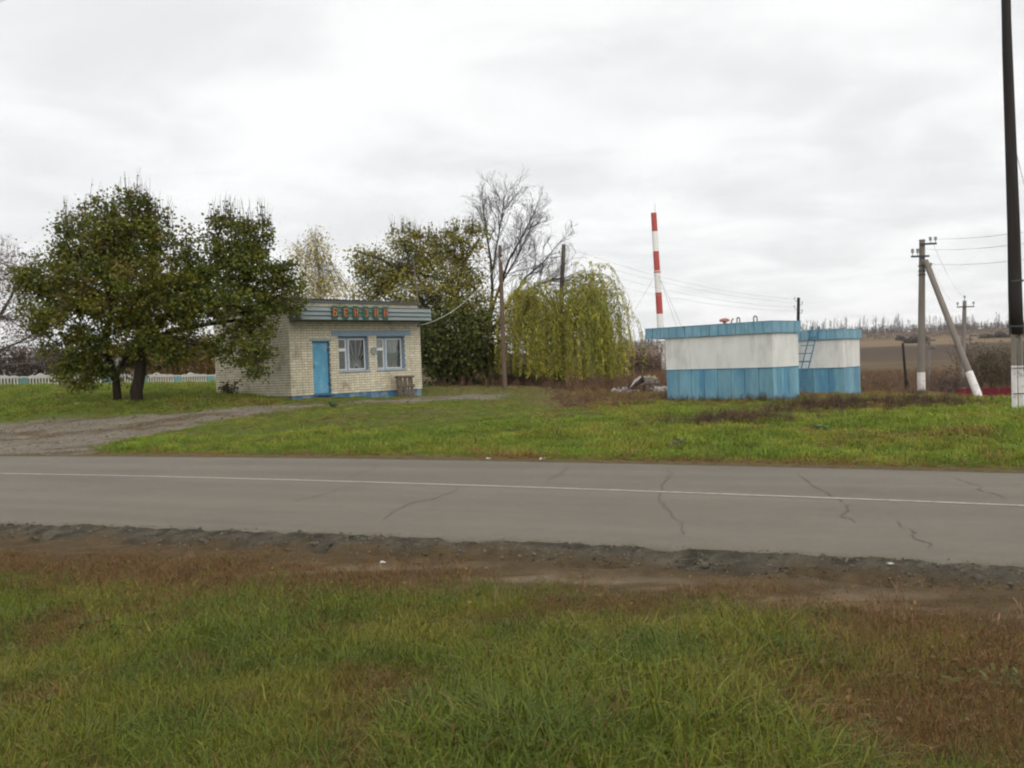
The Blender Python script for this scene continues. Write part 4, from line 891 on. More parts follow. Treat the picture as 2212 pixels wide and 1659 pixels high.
    b = MB(); b.tube([q - p for q in P], [.150, .148, .135, .122, .108, .100, .100, .096], 14); b.build('pole_shaft', mat_pole_black, r, smooth=True)
    for dx0, dx1 in ((2189, 2189.5), (2202, 2205)):
        a, c = W(dx0, 700, 21.42), on_ground(dx1, 21.42); c[2] -= .2; m_ = a + (c - a) * .44
        b = MB(); b.tube([a - p, m_ - p], .062, 4); b.build('concrete_stub', mat_concrete, r); b = MB(); b.tube([m_ - p, c - p], .070, 4); b.build('white_stub_foot', mat_whitewash, r)
    for py in (607, 705): q = W(2194.5, py, 21.45) - p; b = MB(); b.tube([q - (0, 0, .02), q + (0, 0, .02)], .165, 14); b.build('wire_binding', mat_iron, r)
    for py in (795, 850): q = W(2197, py, 21.42) - p; b = MB(); b.tube([q - (.14, 0, 0), q + (.14, 0, 0)], .012, 5); b.tube([q - (.14, .09, 0), q + (.14, -.09, 0)], .012, 5); b.build('wire_binding', mat_iron, r)
    wire(W(2188, 300, 21.75), W(2300, 720, 19), .1, 'steep wire descending just right of the black tarred pole', r=.010)
    wire(W(-200, 55, 20), W(260, -75, 26), .05, 'wire crossing the top left corner of the sky', r=.007)
build_poles()

def build_chimney():
    d0 = 110.0; p = on_ground(1432, d0); top = W(1412, 460, d0); r = empty('striped_mast', p); tag(r, 'tall slender red and white banded chimney stack behind the front tank', 'chimney stack')
    v = top - p; n = np.linalg.norm(v); cuts = [1.0]
    for py in (500, 543, 585, 632, 678): cuts.append((W(1412 + (py - 460) * .065, py, d0) - p)[2] / v[2])
    cuts.append(.20)
    for k in range(6):
        b = MB(); b.tube([v * cuts[k + 1], v * cuts[k]], [.34 + .012 * k, .335 + .012 * k], 16); b.build('band', mat_red if k % 2 == 0 else mat_mastwhite, r, smooth=False)
    lat = MB(); rr = .38; corners = [np.array([rr * math.cos(q), rr * math.sin(q), 0]) for q in (.6, 2.17, 3.74, 5.31)]
    b = MB(); b.tube([(0, 0, -.3), v * .20], [.36, .35], 14); b.build('base_section', M('flaking_white_base', (.6, .59, .56), rough=.9, var=.2, mix=((.10, .09, .08), .5, 1.6)), r)
    rod = MB(); rod.tube([v + (.18, 0, -.1), v + (.18, 0, 1.1)], .02, 5); rod.build('lightning_rod', mat_iron, r)
    cl = v * ((W(1418, 588, d0) - p)[2] / v[2]); b = MB(); b.tube([cl - (0, 0, .08), cl + (0, 0, .08)], .42, 14); b.build('collar', mat_redcap, r)
    for px, Y in ((1290, 104.0), (1500, 100.0), (1520, 126.0)):
        g = on_ground(px, Y) - p; b = MB(); b.tube([cl, g], .02, 4); b.build('guy_wire', mat_steel, r)
build_chimney()

# ------------------------------------------------------------------ concrete fence on the left
def build_fence():
    A = on_ground(-120, 42.5); A = np.array([-28.5, 41.2, 0]); B = np.array([-15.4, 58.5, 0]); L = np.linalg.norm(B - A); u = (B - A) / L; n = 10; step = L / n
    ang = math.atan2(u[1], u[0]); tops = np.interp(np.arange(n + 1) / n, [0, .25, .8, 1], [1.98, 1.92, 1.62, 1.52])
    r = empty('balustrade_fence', (A[0], A[1], 1.0), ang); tag(r, 'low white cast concrete fence with wavy top and turquoise posts beyond the tree', 'fence')
    def loc(t, z): return (t, 0, z - 1.0)
    count = 0; bal = None
    for k in range(n):
        x0, x1 = k * step, (k + 1) * step; zt0, zt1 = tops[k], tops[k + 1]; zt = (zt0 + zt1) / 2
        post = MB(); post.box(x0 - .10, x0 + .32, -.09, .09, zt0 - 1.95, zt0 - 1.06); post.box(x0 + .04, x0 + .18, -.11, .11, zt0 - 1.95, zt0 - 1.04); post.build('post', mat_fenceblue, r)
        cap = MB(); poly = []
        m_ = 28; xa, xb = x0 - .1, x1 - .1
        for i in range(m_ + 1):
            s = i / m_; x = xa + (xb - xa) * s; wv = .05 * abs(math.sin(s * math.pi * 5)) + .09 * math.exp(-((s - .5) / .10) ** 2) + .05 * math.sin(s * math.pi); poly.append((x, zt - 1.0 - .02 + wv))
        for i in range(m_):
            (xA, zA), (xB, zB) = poly[i], poly[i + 1]; zb = zt - 1.0 - .085
            cap.add([(xA, -.05, zb), (xB, -.05, zb), (xB, .05, zb), (xA, .05, zb), (xA, -.05, zA), (xB, -.05, zB), (xB, .05, zB), (xA, .05, zA)], [(0, 1, 5, 4), (3, 7, 6, 2), (4, 5, 6, 7), (0, 3, 2, 1)])
        cap.build('wavy_coping', mat_fencewhite, r)
        nb = 11
        for i in range(nb):
            x = x0 + .36 + (step - .36 - .10) * (i + .5) / nb
            if bal is None:
                b = MB(); b.tube([(0, 0, 0), (0, 0, .06), (0, 0, .16), (0, 0, .30), (0, 0, .38), (0, 0, .5), (0, 0, .62), (0, 0, .80)], [.055, .05, .038, .052, .04, .052, .036, .05], 6); o = b.build('baluster', mat_fencewhite, r); bal = o.data
            else: o = link(bpy.data.objects.new('baluster', bal), r)
            o.location = (x, 0, zt - 1.0 - .885)
        rail = MB(); rail.box(x0 + .33, x1 - .11, -.045, .045, zt - 1.0 - .98, zt - 1.0 - .886); rail.build('bottom_rail', mat_fencewhite, r)
build_fence()

# ------------------------------------------------------------------ trees
class Twigs:
    def __init__(s): s.V = []; s.F = []; s.C = []
    def seg(s, a, b, ra, rb, col, n=3):
        a = np.asarray(a, float); b = np.asarray(b, float); t = b - a; t /= np.linalg.norm(t) + 1e-9
        p = np.cross(t, [.3, .2, .93]); p /= np.linalg.norm(p) + 1e-9; q = np.cross(t, p); k0 = len(s.V)
        for c, r_ in ((a, ra), (b, rb)):
            for k in range(n): an = 6.283 * k / n; s.V.append(c + r_ * (math.cos(an) * p + math.sin(an) * q))
        for k in range(n): s.F.append((k0 + k, k0 + (k + 1) % n, k0 + n + (k + 1) % n, k0 + n + k)); s.C.append(col)
    def path(s, pts, r0, r1, col, n=3):
        m_ = len(pts) - 1
        for i in range(m_): s.seg(pts[i], pts[i + 1], r0 + (r1 - r0) * i / m_, r0 + (r1 - r0) * (i + 1) / m_, col, n)
    def build(s, name, mat, parent=None): return mesh_np(name, np.array(s.V), np.array(s.F), mat, parent=parent, col=np.array(s.C))
def leaf_cloud(P, size, cols, flat=.35, r=None):
    """one folded leaf (two triangles) at each point"""
    r = r or rng; n = len(P); nrm = r.normal(0, 1, (n, 3)); nrm[:, 2] += flat * 2.0; nrm /= np.linalg.norm(nrm, axis=1)[:, None]
    a = np.cross(nrm, r.normal(0, 1, (n, 3))); a /= np.linalg.norm(a, axis=1)[:, None] + 1e-9; b = np.cross(nrm, a)
    s = (size * r.uniform(.65, 1.3, n))[:, None]; base = P - a * s * .5; tip = P + a * s * .5
    l = P + b * s * .42 + nrm * s * .12; q = P - b * s * .42 + nrm * s * .12
    V = np.stack([base, l, tip, q], 1).reshape(-1, 3); i = np.arange(n)[:, None] * 4
    F = np.concatenate([i + np.array([[0, 1, 2]]), i + np.array([[0, 2, 3]])]); return V, F, np.concatenate([cols, cols])
def bez(a, b, c, n=6):
    t = np.linspace(0, 1, n)[:, None]; return (1 - t) ** 2 * a + 2 * t * (1 - t) * b + t * t * c
def px_blobs(lst, Y):
    r = []
    for b in lst:
        px, py, rx, rz = b[:4]; dy = b[4] if len(b) > 4 else 0; Yb = Y + dy; k = Yb / FPX; r.append((W(px, py, Yb), rx * k, (rx + rz) * .5 * k * 1.0, rz * k))
    return r
def leafy_tree(name, label, cat, group, trunk, blobs, Y, n_clump, per, leaf, palette, clump_r, barkmat, seed, top_twigs=0, twigcol=(.07, .058, .046), outer=.45, flat=.4, trunk_r=(.2, .12), bare=.0):
    """trunk: list of paths (world points) with radii; blobs: crown volumes; each clump hangs on a twig of its own"""
    r = np.random.default_rng(seed); base = trunk[0][0][0]; root = empty(name, base); tag(root, label, cat, group)
    tb = MB()
    for path, r0, r1 in trunk:
        q = [np.asarray(x) - base for x in path]; k = len(q); tb.tube(q, [r0 + (r1 - r0) * i / (k - 1) for i in range(k)], 9)
    tb.build('trunk', barkmat, root, smooth=True)
    tw = Twigs(); fork = [np.asarray(p[0][-1]) for p in trunk]
    vols = np.array([b[1] * b[2] * b[3] for b in blobs]) ** .7; vols /= vols.sum(); P = []; CC = []
    for b, w in zip(blobs, vols):
        c, rx, ry, rz = b; f0 = min(fork, key=lambda q: np.linalg.norm(q - c)); mid = (f0 + c) / 2 + np.array([r.normal(0, .2), r.normal(0, .2), .25])
        main = bez(f0, mid, c, 7); tw.path([q - base for q in main], trunk[0][2] * .62, .03, twigcol, 5)
        for _ in range(max(3, int(n_clump * w))):
            d = r.normal(0, 1, 3); d /= np.linalg.norm(d); rad = (outer + (1.06 - outer) * r.random() ** .6) * (1.22 if r.random() < .07 else 1); e = c + d * np.array([rx, ry, rz]) * rad
            s0 = main[r.integers(2, 7)]; m2 = (s0 + e) / 2 + np.array([0, 0, .12]) ; pts = bez(s0, m2, e, 5); tw.path([q - base for q in pts], .022, .006, twigcol)
            if r.random() < bare: 
                for _k in range(3):
                    g = r.normal(0, .25, 3) + np.array([0, 0, .5]); tw.path([e - base, e + g * .5 - base, e + g * 1.0 - base], .007, .003, twigcol)
            nl = int(per * r.uniform(.5, 1.4) * (1 - .7 * (r.random() < bare))); cr = clump_r * r.uniform(.6, 1.3)
            pp = e + r.normal(0, 1, (nl, 3)) * cr * np.array([1, 1, .75]); pc = palette[r.choice(len(palette), p=None)] * r.uniform(.72, 1.3); cc = pc * r.uniform(.85, 1.15, (nl, 1)); P.append(pp); CC.append(cc)
    zmax = sorted(blobs, key=lambda b: -(b[0][2] + b[3]))[:max(2, len(blobs) // 3)]
    for _ in range(top_twigs):
        b = zmax[r.integers(len(zmax))]; a = r.uniform(-1, 1); s0 = b[0] + np.array([a * b[1] * .9, r.uniform(-.6, .6) * b[2], b[3] * math.sqrt(max(0, 1 - a * a)) * .75]); h_ = r.uniform(.4, 1.05)
        e = s0 + np.array([r.normal(.03, .12) * h_, r.normal(0, .12) * h_, h_]); m_ = (s0 + e) / 2 + r.normal(0, .04, 3); tw.path([s0 - base, m_ - base, e - base], .011, .004, twigcol)
        nl = r.integers(1, 7); t = r.random(nl)[:, None] ** 2.2 * .8; P.append(s0 * (1 - t) + e * t + r.normal(0, .05, (nl, 3))); CC.append(palette[0] * r.uniform(.7, 1.2, (nl, 1)))
    tw.build('branches', mat_twig, root)
    P = np.concatenate(P) - base; CC = np.concatenate(CC); V, F, C = leaf_cloud(P, leaf, CC, flat, r); mesh_np('crown', V, F, mat_leaf, parent=root, col=C)
    return root
OL = [np.array(c) for c in ((.110, .130, .014), (.092, .115, .013), (.132, .145, .015), (.076, .098, .013), (.145, .138, .016), (.140, .110, .016))]
def build_trees():
    Y = 32.0
    a0 = on_ground(251, Y); A = [(a0 - (0, 0, .2), W(252, 835, Y), W(249, 812, Y)), (W(249, 812, Y), W(240, 770, Y), W(235, 720, Y), W(245, 640, Y))]
    tr = [([a0 - np.array([0, 0, .2]), W(252, 838, Y), W(250, 815, Y)], .15, .125), ([W(250, 817, Y), W(238, 775, Y), W(232, 730, Y), W(245, 650, Y)], .105, .06), ([W(250, 820, Y), W(265, 785, Y + .2), W(290, 740, Y + .4), W(320, 660, Y + .5)], .085, .05)]
    bl = px_blobs([(270, 478, 62, 55, .3), (290, 448, 36, 32), (235, 500, 70, 60, -.3), (200, 560, 82, 62, -.2), (330, 545, 85, 70, .3), (120, 605, 72, 48, .2), (250, 620, 115, 75, -.9), (80, 640, 46, 38), (160, 690, 88, 55, -.6), (275, 715, 100, 52, -.7),
                   (190, 762, 62, 46), (360, 640, 88, 70, -.4), (165, 800, 48, 32, -.2), (215, 815, 40, 24, -.3), (170, 535, 42, 40), (150, 492, 24, 24), (340, 500, 30, 36), (90, 690, 40, 36), (200, 775, 40, 36, -.3), (310, 770, 46, 30, .5), (130, 770, 36, 34), (60, 600, 30, 26), (300, 660, 80, 50, .6)], Y)
    leafy_tree('apricot_tree', 'large dark green spreading tree on a forked slim trunk left of the kiosk', 'tree', 'trees round the kiosk', tr, bl, Y, 600, 74, .108, OL, .22, mat_bark, 11, top_twigs=120, trunk_r=(.2, .1))
    Y = 31.6; b0 = on_ground(292, Y)
    tr = [([b0 - np.array([0, 0, .2]), W(294, 845, Y), W(303, 805, Y), W(304, 770, Y), W(320, 730, Y)], .225, .16), ([W(318, 735, Y), W(360, 680, Y + .4), W(420, 630, Y + .9), W(470, 580, Y + 1.2)], .15, .06), ([W(312, 745, Y), W(370, 715, Y + .3), W(450, 700, Y + .6), W(530, 690, Y + 1.0)], .12, .05)]
    bl = px_blobs([(505, 520, 58, 44, .8), (520, 565, 66, 46, .6), (455, 612, 72, 55, .9), (570, 590, 72, 50, .9), (410, 650, 80, 55, .2), (490, 660, 82, 46, .4), (600, 645, 60, 38, .9), (545, 715, 55, 48, .7), (560, 765, 42, 40, .6), (430, 745, 70, 34, .2), (620, 610, 36, 36, 1.0),
                   (556, 805, 20, 22, .6), (360, 755, 42, 30, -.2), (480, 492, 26, 24, .8), (562, 520, 34, 40, .8), (405, 590, 40, 50, .6), (500, 765, 30, 22, .4)], Y)
    leafy_tree('apricot_tree', 'dark green tree on a thick leaning trunk, its boughs reaching over the kiosk wall', 'tree', 'trees round the kiosk', tr, bl, Y, 400, 66, .108, OL[:5], .21, mat_bark, 12, top_twigs=130)
    # olive tree behind the kiosk
    Y = 50.0; pal = [np.array(c) for c in ((.20, .20, .034), (.26, .23, .038), (.155, .17, .03), (.31, .255, .045), (.09, .11, .03))]
    g = on_ground(955, Y); tr = [([g, W(955, 760, Y), W(950, 700, Y)], .3, .22), ([W(950, 705, Y), W(910, 650, Y), W(880, 590, Y)], .16, .06), ([W(952, 705, Y), W(985, 640, Y), W(1000, 570, Y)], .16, .06)]
    bl = px_blobs([(850, 575, 68, 52, .5), (900, 545, 55, 42), (965, 545, 60, 44, .3), (1010, 590, 50, 55), (820, 625, 50, 46), (930, 640, 105, 62, -.8), (1020, 660, 55, 52, -.2), (865, 680, 70, 40), (790, 590, 30, 46, .4), (1035, 520, 26, 26), (800, 650, 40, 40), (775, 545, 22, 30), (870, 520, 34, 24), (1000, 515, 34, 24), (930, 600, 60, 40)], Y)
    leafy_tree('olive_leaved_tree', 'loose olive green tree rising behind the kiosk roof', 'tree', 'trees round the kiosk', tr, bl, Y, 640, 44, .14, pal[:4], .32, mat_bark, 13, top_twigs=240, bare=.45, outer=.3)
    g = on_ground(985, 48.0); tr = [([g, W(985, 800, 48.0), W(990, 770, 48.0)], .18, .1)]
    bl = px_blobs([(965, 720, 85, 60), (1040, 735, 55, 60, .3), (950, 780, 58, 46, -.3), (1010, 780, 60, 46), (930, 740, 45, 60)], 48.0)
    leafy_tree('dark_bush', 'dark green dense bush filling the space between kiosk and brown pole', 'bush', None, tr, bl, 48, 300, 60, .16, [np.array(c) for c in ((.085, .10, .024), (.115, .125, .026), (.065, .08, .02))], .36, mat_bark, 14)
    # thin yellow birch behind the kiosk roof
    Y = 74.0; g = on_ground(690, Y); tr = [([g, W(690, 640, Y), W(688, 560, Y), W(684, 515, Y)], .17, .03)]
    bl = px_blobs([(690, 585, 36, 60), (725, 620, 36, 28), (660, 590, 28, 46), (700, 640, 60, 26), (745, 640, 26, 22), (680, 530, 18, 26), (640, 560, 20, 30)], Y)
    leafy_tree('yellow_birch', 'thin half bare birch with yellowish leaves behind the kiosk roof', 'tree', 'trees round the kiosk', tr, bl, Y, 210, 34, .15, [np.array(c) for c in ((.42, .35, .07), (.34, .31, .07), (.48, .40, .10))], .55, mat_bark_pale, 15, twigcol=(.20, .17, .14), bare=.5, top_twigs=40)
    # half bare tree at the far left
    Y = 58.0; g = on_ground(-15, Y); tr = [([g, W(-12, 740, Y), W(-8, 690, Y)], .25, .18), ([W(-8, 695, Y), W(25, 640, Y), W(45, 580, Y)], .13, .04), ([W(-10, 760, Y), W(40, 740, Y), W(105, 705, Y)], .09, .03), ([W(-8, 700, Y), W(-20, 620, Y), W(-15, 560, Y)], .13, .04), ([W(-10, 790, Y), W(60, 785, Y), W(140, 800, Y)], .06, .02)]
    bl = px_blobs([(30, 590, 52, 46), (-20, 600, 52, 60), (55, 640, 40, 46), (20, 690, 66, 40), (90, 700, 36, 28), (60, 740, 60, 24), (0, 550, 34, 26), (75, 590, 22, 32), (110, 760, 45, 24)], Y)
    leafy_tree('half_bare_tree', 'half bare pinkish grey tree cut by the left edge, behind the white fence', 'tree', None, tr, bl, Y, 330, 20, .12, [np.array(c) for c in ((.20, .15, .12), (.15, .11, .085), (.25, .19, .15))], .5, mat_bark_grey, 16, twigcol=(.14, .11, .10), bare=.55, top_twigs=60)

def grow(tw, p, d, ln, r0, depth, col, r, up=.25, pieces=4):
    pts = [p]; q = p; dd = d
    for k in range(pieces):
        dd = dd + r.normal(0, .10, 3) + np.array([0, 0, up * .12]); dd /= np.linalg.norm(dd); q = q + dd * ln / pieces; pts.append(q)
    tw.path(pts, r0, max(r0 * .35, .0035), col, 4 if depth > 1 else 3)
    if depth == 0: return
    for k in range(r.integers(4, 7)):
        t = r.uniform(.25, 1.0); i = min(int(t * pieces), pieces - 1); s = pts[i] + (pts[i + 1] - pts[i]) * (t * pieces - i); ax = r.normal(0, 1, 3); n_ = np.cross(dd, ax); n_ /= np.linalg.norm(n_) + 1e-9
        nd = dd * .72 + n_ * r.uniform(.45, .95) + np.array([0, 0, .10]); nd /= np.linalg.norm(nd); grow(tw, s, nd, ln * r.uniform(.40, .62) * (1.1 - .35 * t), r0 * .5, depth - 1, col, r, up, 3)
def build_bare_tree():
    r = np.random.default_rng(21); Y = 56.0; g = on_ground(1052, Y); root = empty('bare_tree', g); tag(root, 'tall bare tree with fine twigs standing above the willow', 'tree', 'trees round the kiosk')
    tb = MB(); limbs = [[W(1052, 760, Y), W(1058, 690, Y), W(1064, 625, Y), W(1060, 560, Y), W(1050, 500, Y + .4), W(1044, 445, Y + .5)], [W(1056, 700, Y), W(1072, 640, Y), W(1100, 560, Y - .3), W(1126, 515, Y - .5), W(1154, 460, Y - .6)],
             [W(1060, 720, Y), W(1095, 660, Y + .3), W(1135, 600, Y + .5), W(1175, 565, Y + .8), W(1208, 525, Y + 1)], [W(1066, 655, Y), W(1090, 600, Y - .4), W(1120, 550, Y - .8), W(1146, 490, Y - 1)], [W(1062, 600, Y), W(1075, 520, Y + .6), W(1084, 470, Y + .8), W(1088, 430, Y + .8)],
             [W(1100, 650, Y + .3), W(1150, 620, Y), W(1200, 600, Y - .3)]]
    tb.tube([g - g - np.array([0, 0, .2]), W(1052, 760, Y) - g], [.30, .26], 9)
    rad = [(.14, .025), (.105, .025), (.09, .02), (.07, .018), (.06, .016), (.045, .015)]; tw = Twigs(); col = (.062, .055, .050)
    for L, (r0, r1) in zip(limbs, rad):
        tb.tube([q - g for q in L], list(np.linspace(r0, r1, len(L))), 7)
        for k in range(24):
            t = r.uniform(.3, 1.0) * (len(L) - 1); i = min(int(t), len(L) - 2); s = L[i] + (L[i + 1] - L[i]) * (t - i); d = L[i + 1] - L[i]; d /= np.linalg.norm(d); n_ = np.cross(d, r.normal(0, 1, 3)); n_ /= np.linalg.norm(n_)
            nd = d * .8 + n_ * r.uniform(.4, 1.0) + np.array([0, 0, .2]); nd /= np.linalg.norm(nd); grow(tw, s - g, nd, r.uniform(1.3, 2.8) * (1.1 - .12 * t), .022, 2, col, r)
        e = L[-1] - L[-2]; grow(tw, L[-1] - g, e / np.linalg.norm(e), 1.3, r1, 2, col, r)
    tb.build('trunk', mat_bark, root, smooth=True); tw.build('twigs', mat_twig, root)
build_trees(); build_bare_tree()

def build_willow():
    r = np.random.default_rng(31); Y = 47.0; g = on_ground(1205, Y); root = empty('weeping_willow', g); tag(root, 'yellow green weeping willow with hanging strands right of the brown pole', 'tree', 'trees round the kiosk')
    k = Y / FPX; tb = MB(); tb.tube([np.array([0, 0, -.2]), W(1208, 760, Y) - g, W(1212, 700, Y) - g], [.34, .28, .2], 9); tw = Twigs(); P = []; C = []; pal = [np.array(c) for c in ((.33, .315, .038), (.265, .27, .036), (.40, .36, .048), (.19, .21, .034), (.225, .25, .042))]
    fork = W(1212, 705, Y)
    # boughs arch out to these points, strands fall from them
    heads = [(1122, 640, -.6), (1150, 620, .5), (1172, 622, -1.2), (1196, 626, .8), (1222, 634, -1.0), (1256, 604, .2), (1274, 590, 0), (1292, 598, .8), (1306, 634, -.4), (1316, 676, .2), (1318, 715, 0), (1112, 680, 0), (1150, 690, -1.6), (1195, 700, -1.9), (1240, 680, -1.7),
             (1285, 660, -1.3), (1300, 720, -1.0), (1240, 640, 1.6), (1180, 660, 1.6), (1290, 640, 1.4), (1265, 730, -2.0), (1160, 740, -1.8), (1215, 745, -2.1), (1130, 720, .9), (1308, 760, .3), (1118, 660, .6), (1135, 650, -1.0), (1270, 690, -1.9), (1180, 760, -1.9), (1240, 770, -2.1), (1300, 775, -1.2), (1316, 745, -.4)]
    for hx, hy, dy in heads:
        h_ = W(hx, hy, Y + dy * 1.1); mid = (fork + h_) / 2 + np.array([0, 0, .9]); bough = bez(fork, mid, h_, 8); tw.path([q - g for q in bough], .06, .015, (.10, .085, .05), 4)
        hc = r.uniform(.7, 1.25); hp = r.integers(5)
        for _ in range(int(r.uniform(8, 52))):
            t = 1 - .55 * r.random() ** 1.6; s = bough[int(t * 7)] + r.normal(0, .24, 3); out = (h_ - fork) * np.array([1, 1, 0]); out /= np.linalg.norm(out) + 1e-9; az = r.normal(0, .6, 2)
            dr = np.array([out[0] * .7 + az[0], out[1] + az[1], .7]); full = max(.6, s[2] - float(height(s[0], s[1])) - .2); ln = min(r.uniform(1.6, 3.4) if r.random() < .55 else r.uniform(3.0, 6.0), full); n_ = 13; pts = []; q = s.copy(); v = dr / np.linalg.norm(dr)
            gz = float(height(s[0], s[1])) + r.uniform(.05, .5)
            for i in range(n_):
                pts.append(q.copy())
                if q[2] < gz: q = q + 0
                else: q = q + v * (ln * 1.25 / n_) / max(.5, np.linalg.norm(v))
                v = v * .72 + np.array([0, 0, -1.0]) * .34 + r.normal(0, .05, 3)
            pts = np.array(pts); tw.path([x - g for x in pts], .007, .003, (.20, .17, .06)); nl = int(ln * 19); t = r.random(nl) * (n_ - 1.01); i = t.astype(int); f = (t - i)[:, None]
            P.append(pts[i] * (1 - f) + pts[i + 1] * f + r.normal(0, .035, (nl, 3))); c = pal[hp if r.random() < .6 else r.integers(5)] * hc * r.uniform(.85, 1.15); C.append(c * r.uniform(.85, 1.15, (nl, 1)))
    tb.build('trunk', mat_bark, root, smooth=True); tw.build('strands', mat_twig, root)
    P = np.concatenate(P) - g; C = np.concatenate(C); n = len(P); d = r.normal(0, .35, (n, 3)) + np.array([0, 0, -1]); d /= np.linalg.norm(d, axis=1)[:, None]; w = np.cross(d, r.normal(0, 1, (n, 3))); w /= np.linalg.norm(w, axis=1)[:, None]
    s = r.uniform(.10, .19, (n, 1)); V = np.stack([P, P + d * s * .5 + w * s * .15, P + d * s, P + d * s * .5 - w * s * .15], 1).reshape(-1, 3); i = np.arange(n)[:, None] * 4
    mesh_np('crown', V, np.concatenate([i + np.array([[0, 1, 2]]), i + np.array([[0, 2, 3]])]), mat_leaf, parent=root, col=np.concatenate([C, C]))
build_willow()

def shrub(name, label, px, Y, wpx, hpx, col, seed, n=160, leaves=500, leafcol=None, group=None, leaf=.12, cat='shrub'):
    r = np.random.default_rng(seed); g = on_ground(px, Y); root = empty(name, g); tag(root, label, cat, group); k = Y / FPX; tw = Twigs(); tips = []
    for _ in range(n):
        b = np.array([r.uniform(-1, 1) * wpx * k * .8, r.normal(0, wpx * k * .3), -.1]); hh = hpx * k * r.uniform(.45, 1.1); e = b + np.array([r.normal(0, .16) * hh + b[0] * .2, r.normal(0, .16) * hh, hh]); m_ = (b + e) / 2 + r.normal(0, .08 * hh, 3); c = np.array(col) * r.uniform(.6, 1.35)
        tw.path([b, m_, e], .022, .006, c)
        for _k in range(4):
            t = r.uniform(.3, .95); s = m_ * (1 - t) + e * t; q = s + r.normal(0, .16 * hh, 3) + np.array([0, 0, .16 * hh]); tw.path([s, q], .010, .004, c); tips.append(q)
        tips.append(e)
    tw.build('stems', mat_twig, root)
    if leaves:
        tips = np.array(tips); P = tips[r.integers(len(tips), size=leaves)] + r.normal(0, .10, (leaves, 3)); lc = np.array(leafcol or col); V, F, C = leaf_cloud(P, leaf, lc * r.uniform(.6, 1.4, (leaves, 1)), .2, r); mesh_np('foliage', V, F, mat_leaf, parent=root, col=C)
    return root
def build_shrubs():
    BR, RD, GD = (.13, .095, .075), (.15, .10, .075), (.22, .15, .05)
    gl = 'scrub behind the white fence'
    for i, (px, w, h, c, lf, lab) in enumerate([(10, 60, 55, BR, 300, 'dark brown leafless thicket at the left edge behind the white fence'), (110, 60, 50, BR, 200, 'brown leafless thicket behind the white fence, under the left boughs'),
            (340, 60, 62, GD, 1100, 'golden brown shrub behind the fence, just right of the thick trunk'), (420, 55, 58, GD, 1100, 'golden brown shrub behind the fence, next to the kiosk side wall'), (230, 70, 48, BR, 300, 'brown scrub behind the fence, seen between the tree trunks'), (480, 45, 50, RD, 500, 'reddish brown scrub at the back corner of the kiosk')]):
        shrub('scrub', lab, px, 62.0 + i, w, h + 26, c, 100 + i, 330, lf * 4, group=gl, leaf=.17)
    gr = 'scrub in the dip on the right'
    for i, (px, Y, w, h, c, lf, lab) in enumerate([(1395, 74, 42, 70, RD, 700, 'reddish brown thicket between the willow and the front tank'), (1360, 82, 40, 62, BR, 500, 'grey brown thicket seen past the right side of the willow'), (1080, 52, 40, 60, BR, 300, 'tangled dead brush at the foot of the brown pole'), (1140, 51, 45, 46, BR, 260, 'dead brush under the left side of the willow'),
            (2120, 92, 40, 90, (.10, .075, .045), 900, 'brown bush right of the slanting strut'), (2165, 96, 34, 80, (.12, .10, .04), 900, 'olive brown bush left of the black tarred pole'), (2050, 78, 40, 60, BR, 500, 'dull brown scrub behind the foot of the slanting strut'), (1890, 60, 40, 40, RD, 250, 'dry russet scrub just right of the rear tank'), (2220, 90, 40, 85, BR, 600, 'brown bush at the right edge behind the black pole')]):
        shrub('scrub', lab, px, float(Y), w, h, c, 200 + i, 190, lf, group=gr, leaf=.17)
    shrub('dead_bush', 'small dead bush with drooping dark leaves against the kiosk side wall', 488, 36.6, 16, 26, (.10, .08, .05), 301, 30, 160, (.09, .08, .035), leaf=.11)
    for i, (px, py, lab, c) in enumerate([(1770, 932, 'broad leaved green weed in the grass below the front tank', (.10, .17, .05)), (1465, 968, 'grey green weed close to the far edge of the road', (.13, .17, .08)), (718, 880, 'dark green weed beside the drive in front of the kiosk', (.05, .10, .04)), (1585, 1006, 'thin dark weed at the far edge of the road', (.05, .07, .03))][:3]):
        g = ground_at(px, py); r = np.random.default_rng(400 + i); root = empty('weed', g); tag(root, lab, 'weed', 'weeds in the meadow')
        st = MB(); P = []
        for k in range(16):
            a = r.uniform(0, 6.283); l = r.uniform(.08, .22); e = np.array([math.cos(a) * l * .8, math.sin(a) * l * .8, l * r.uniform(.4, 1.0)]); st.tube([(0, 0, 0), e * .5 + (0, 0, .05), e], [.008, .006, .004], 4); P += [e, e * .75]
        st.build('stems', mat_bark_grey, root); V, F, C = leaf_cloud(np.array(P), .10, np.array(c) * 1.3 * r.uniform(.7, 1.3, (len(P), 1)), .6, r); mesh_np('leaves', V, F, mat_leaf, parent=root, col=C)
build_shrubs()

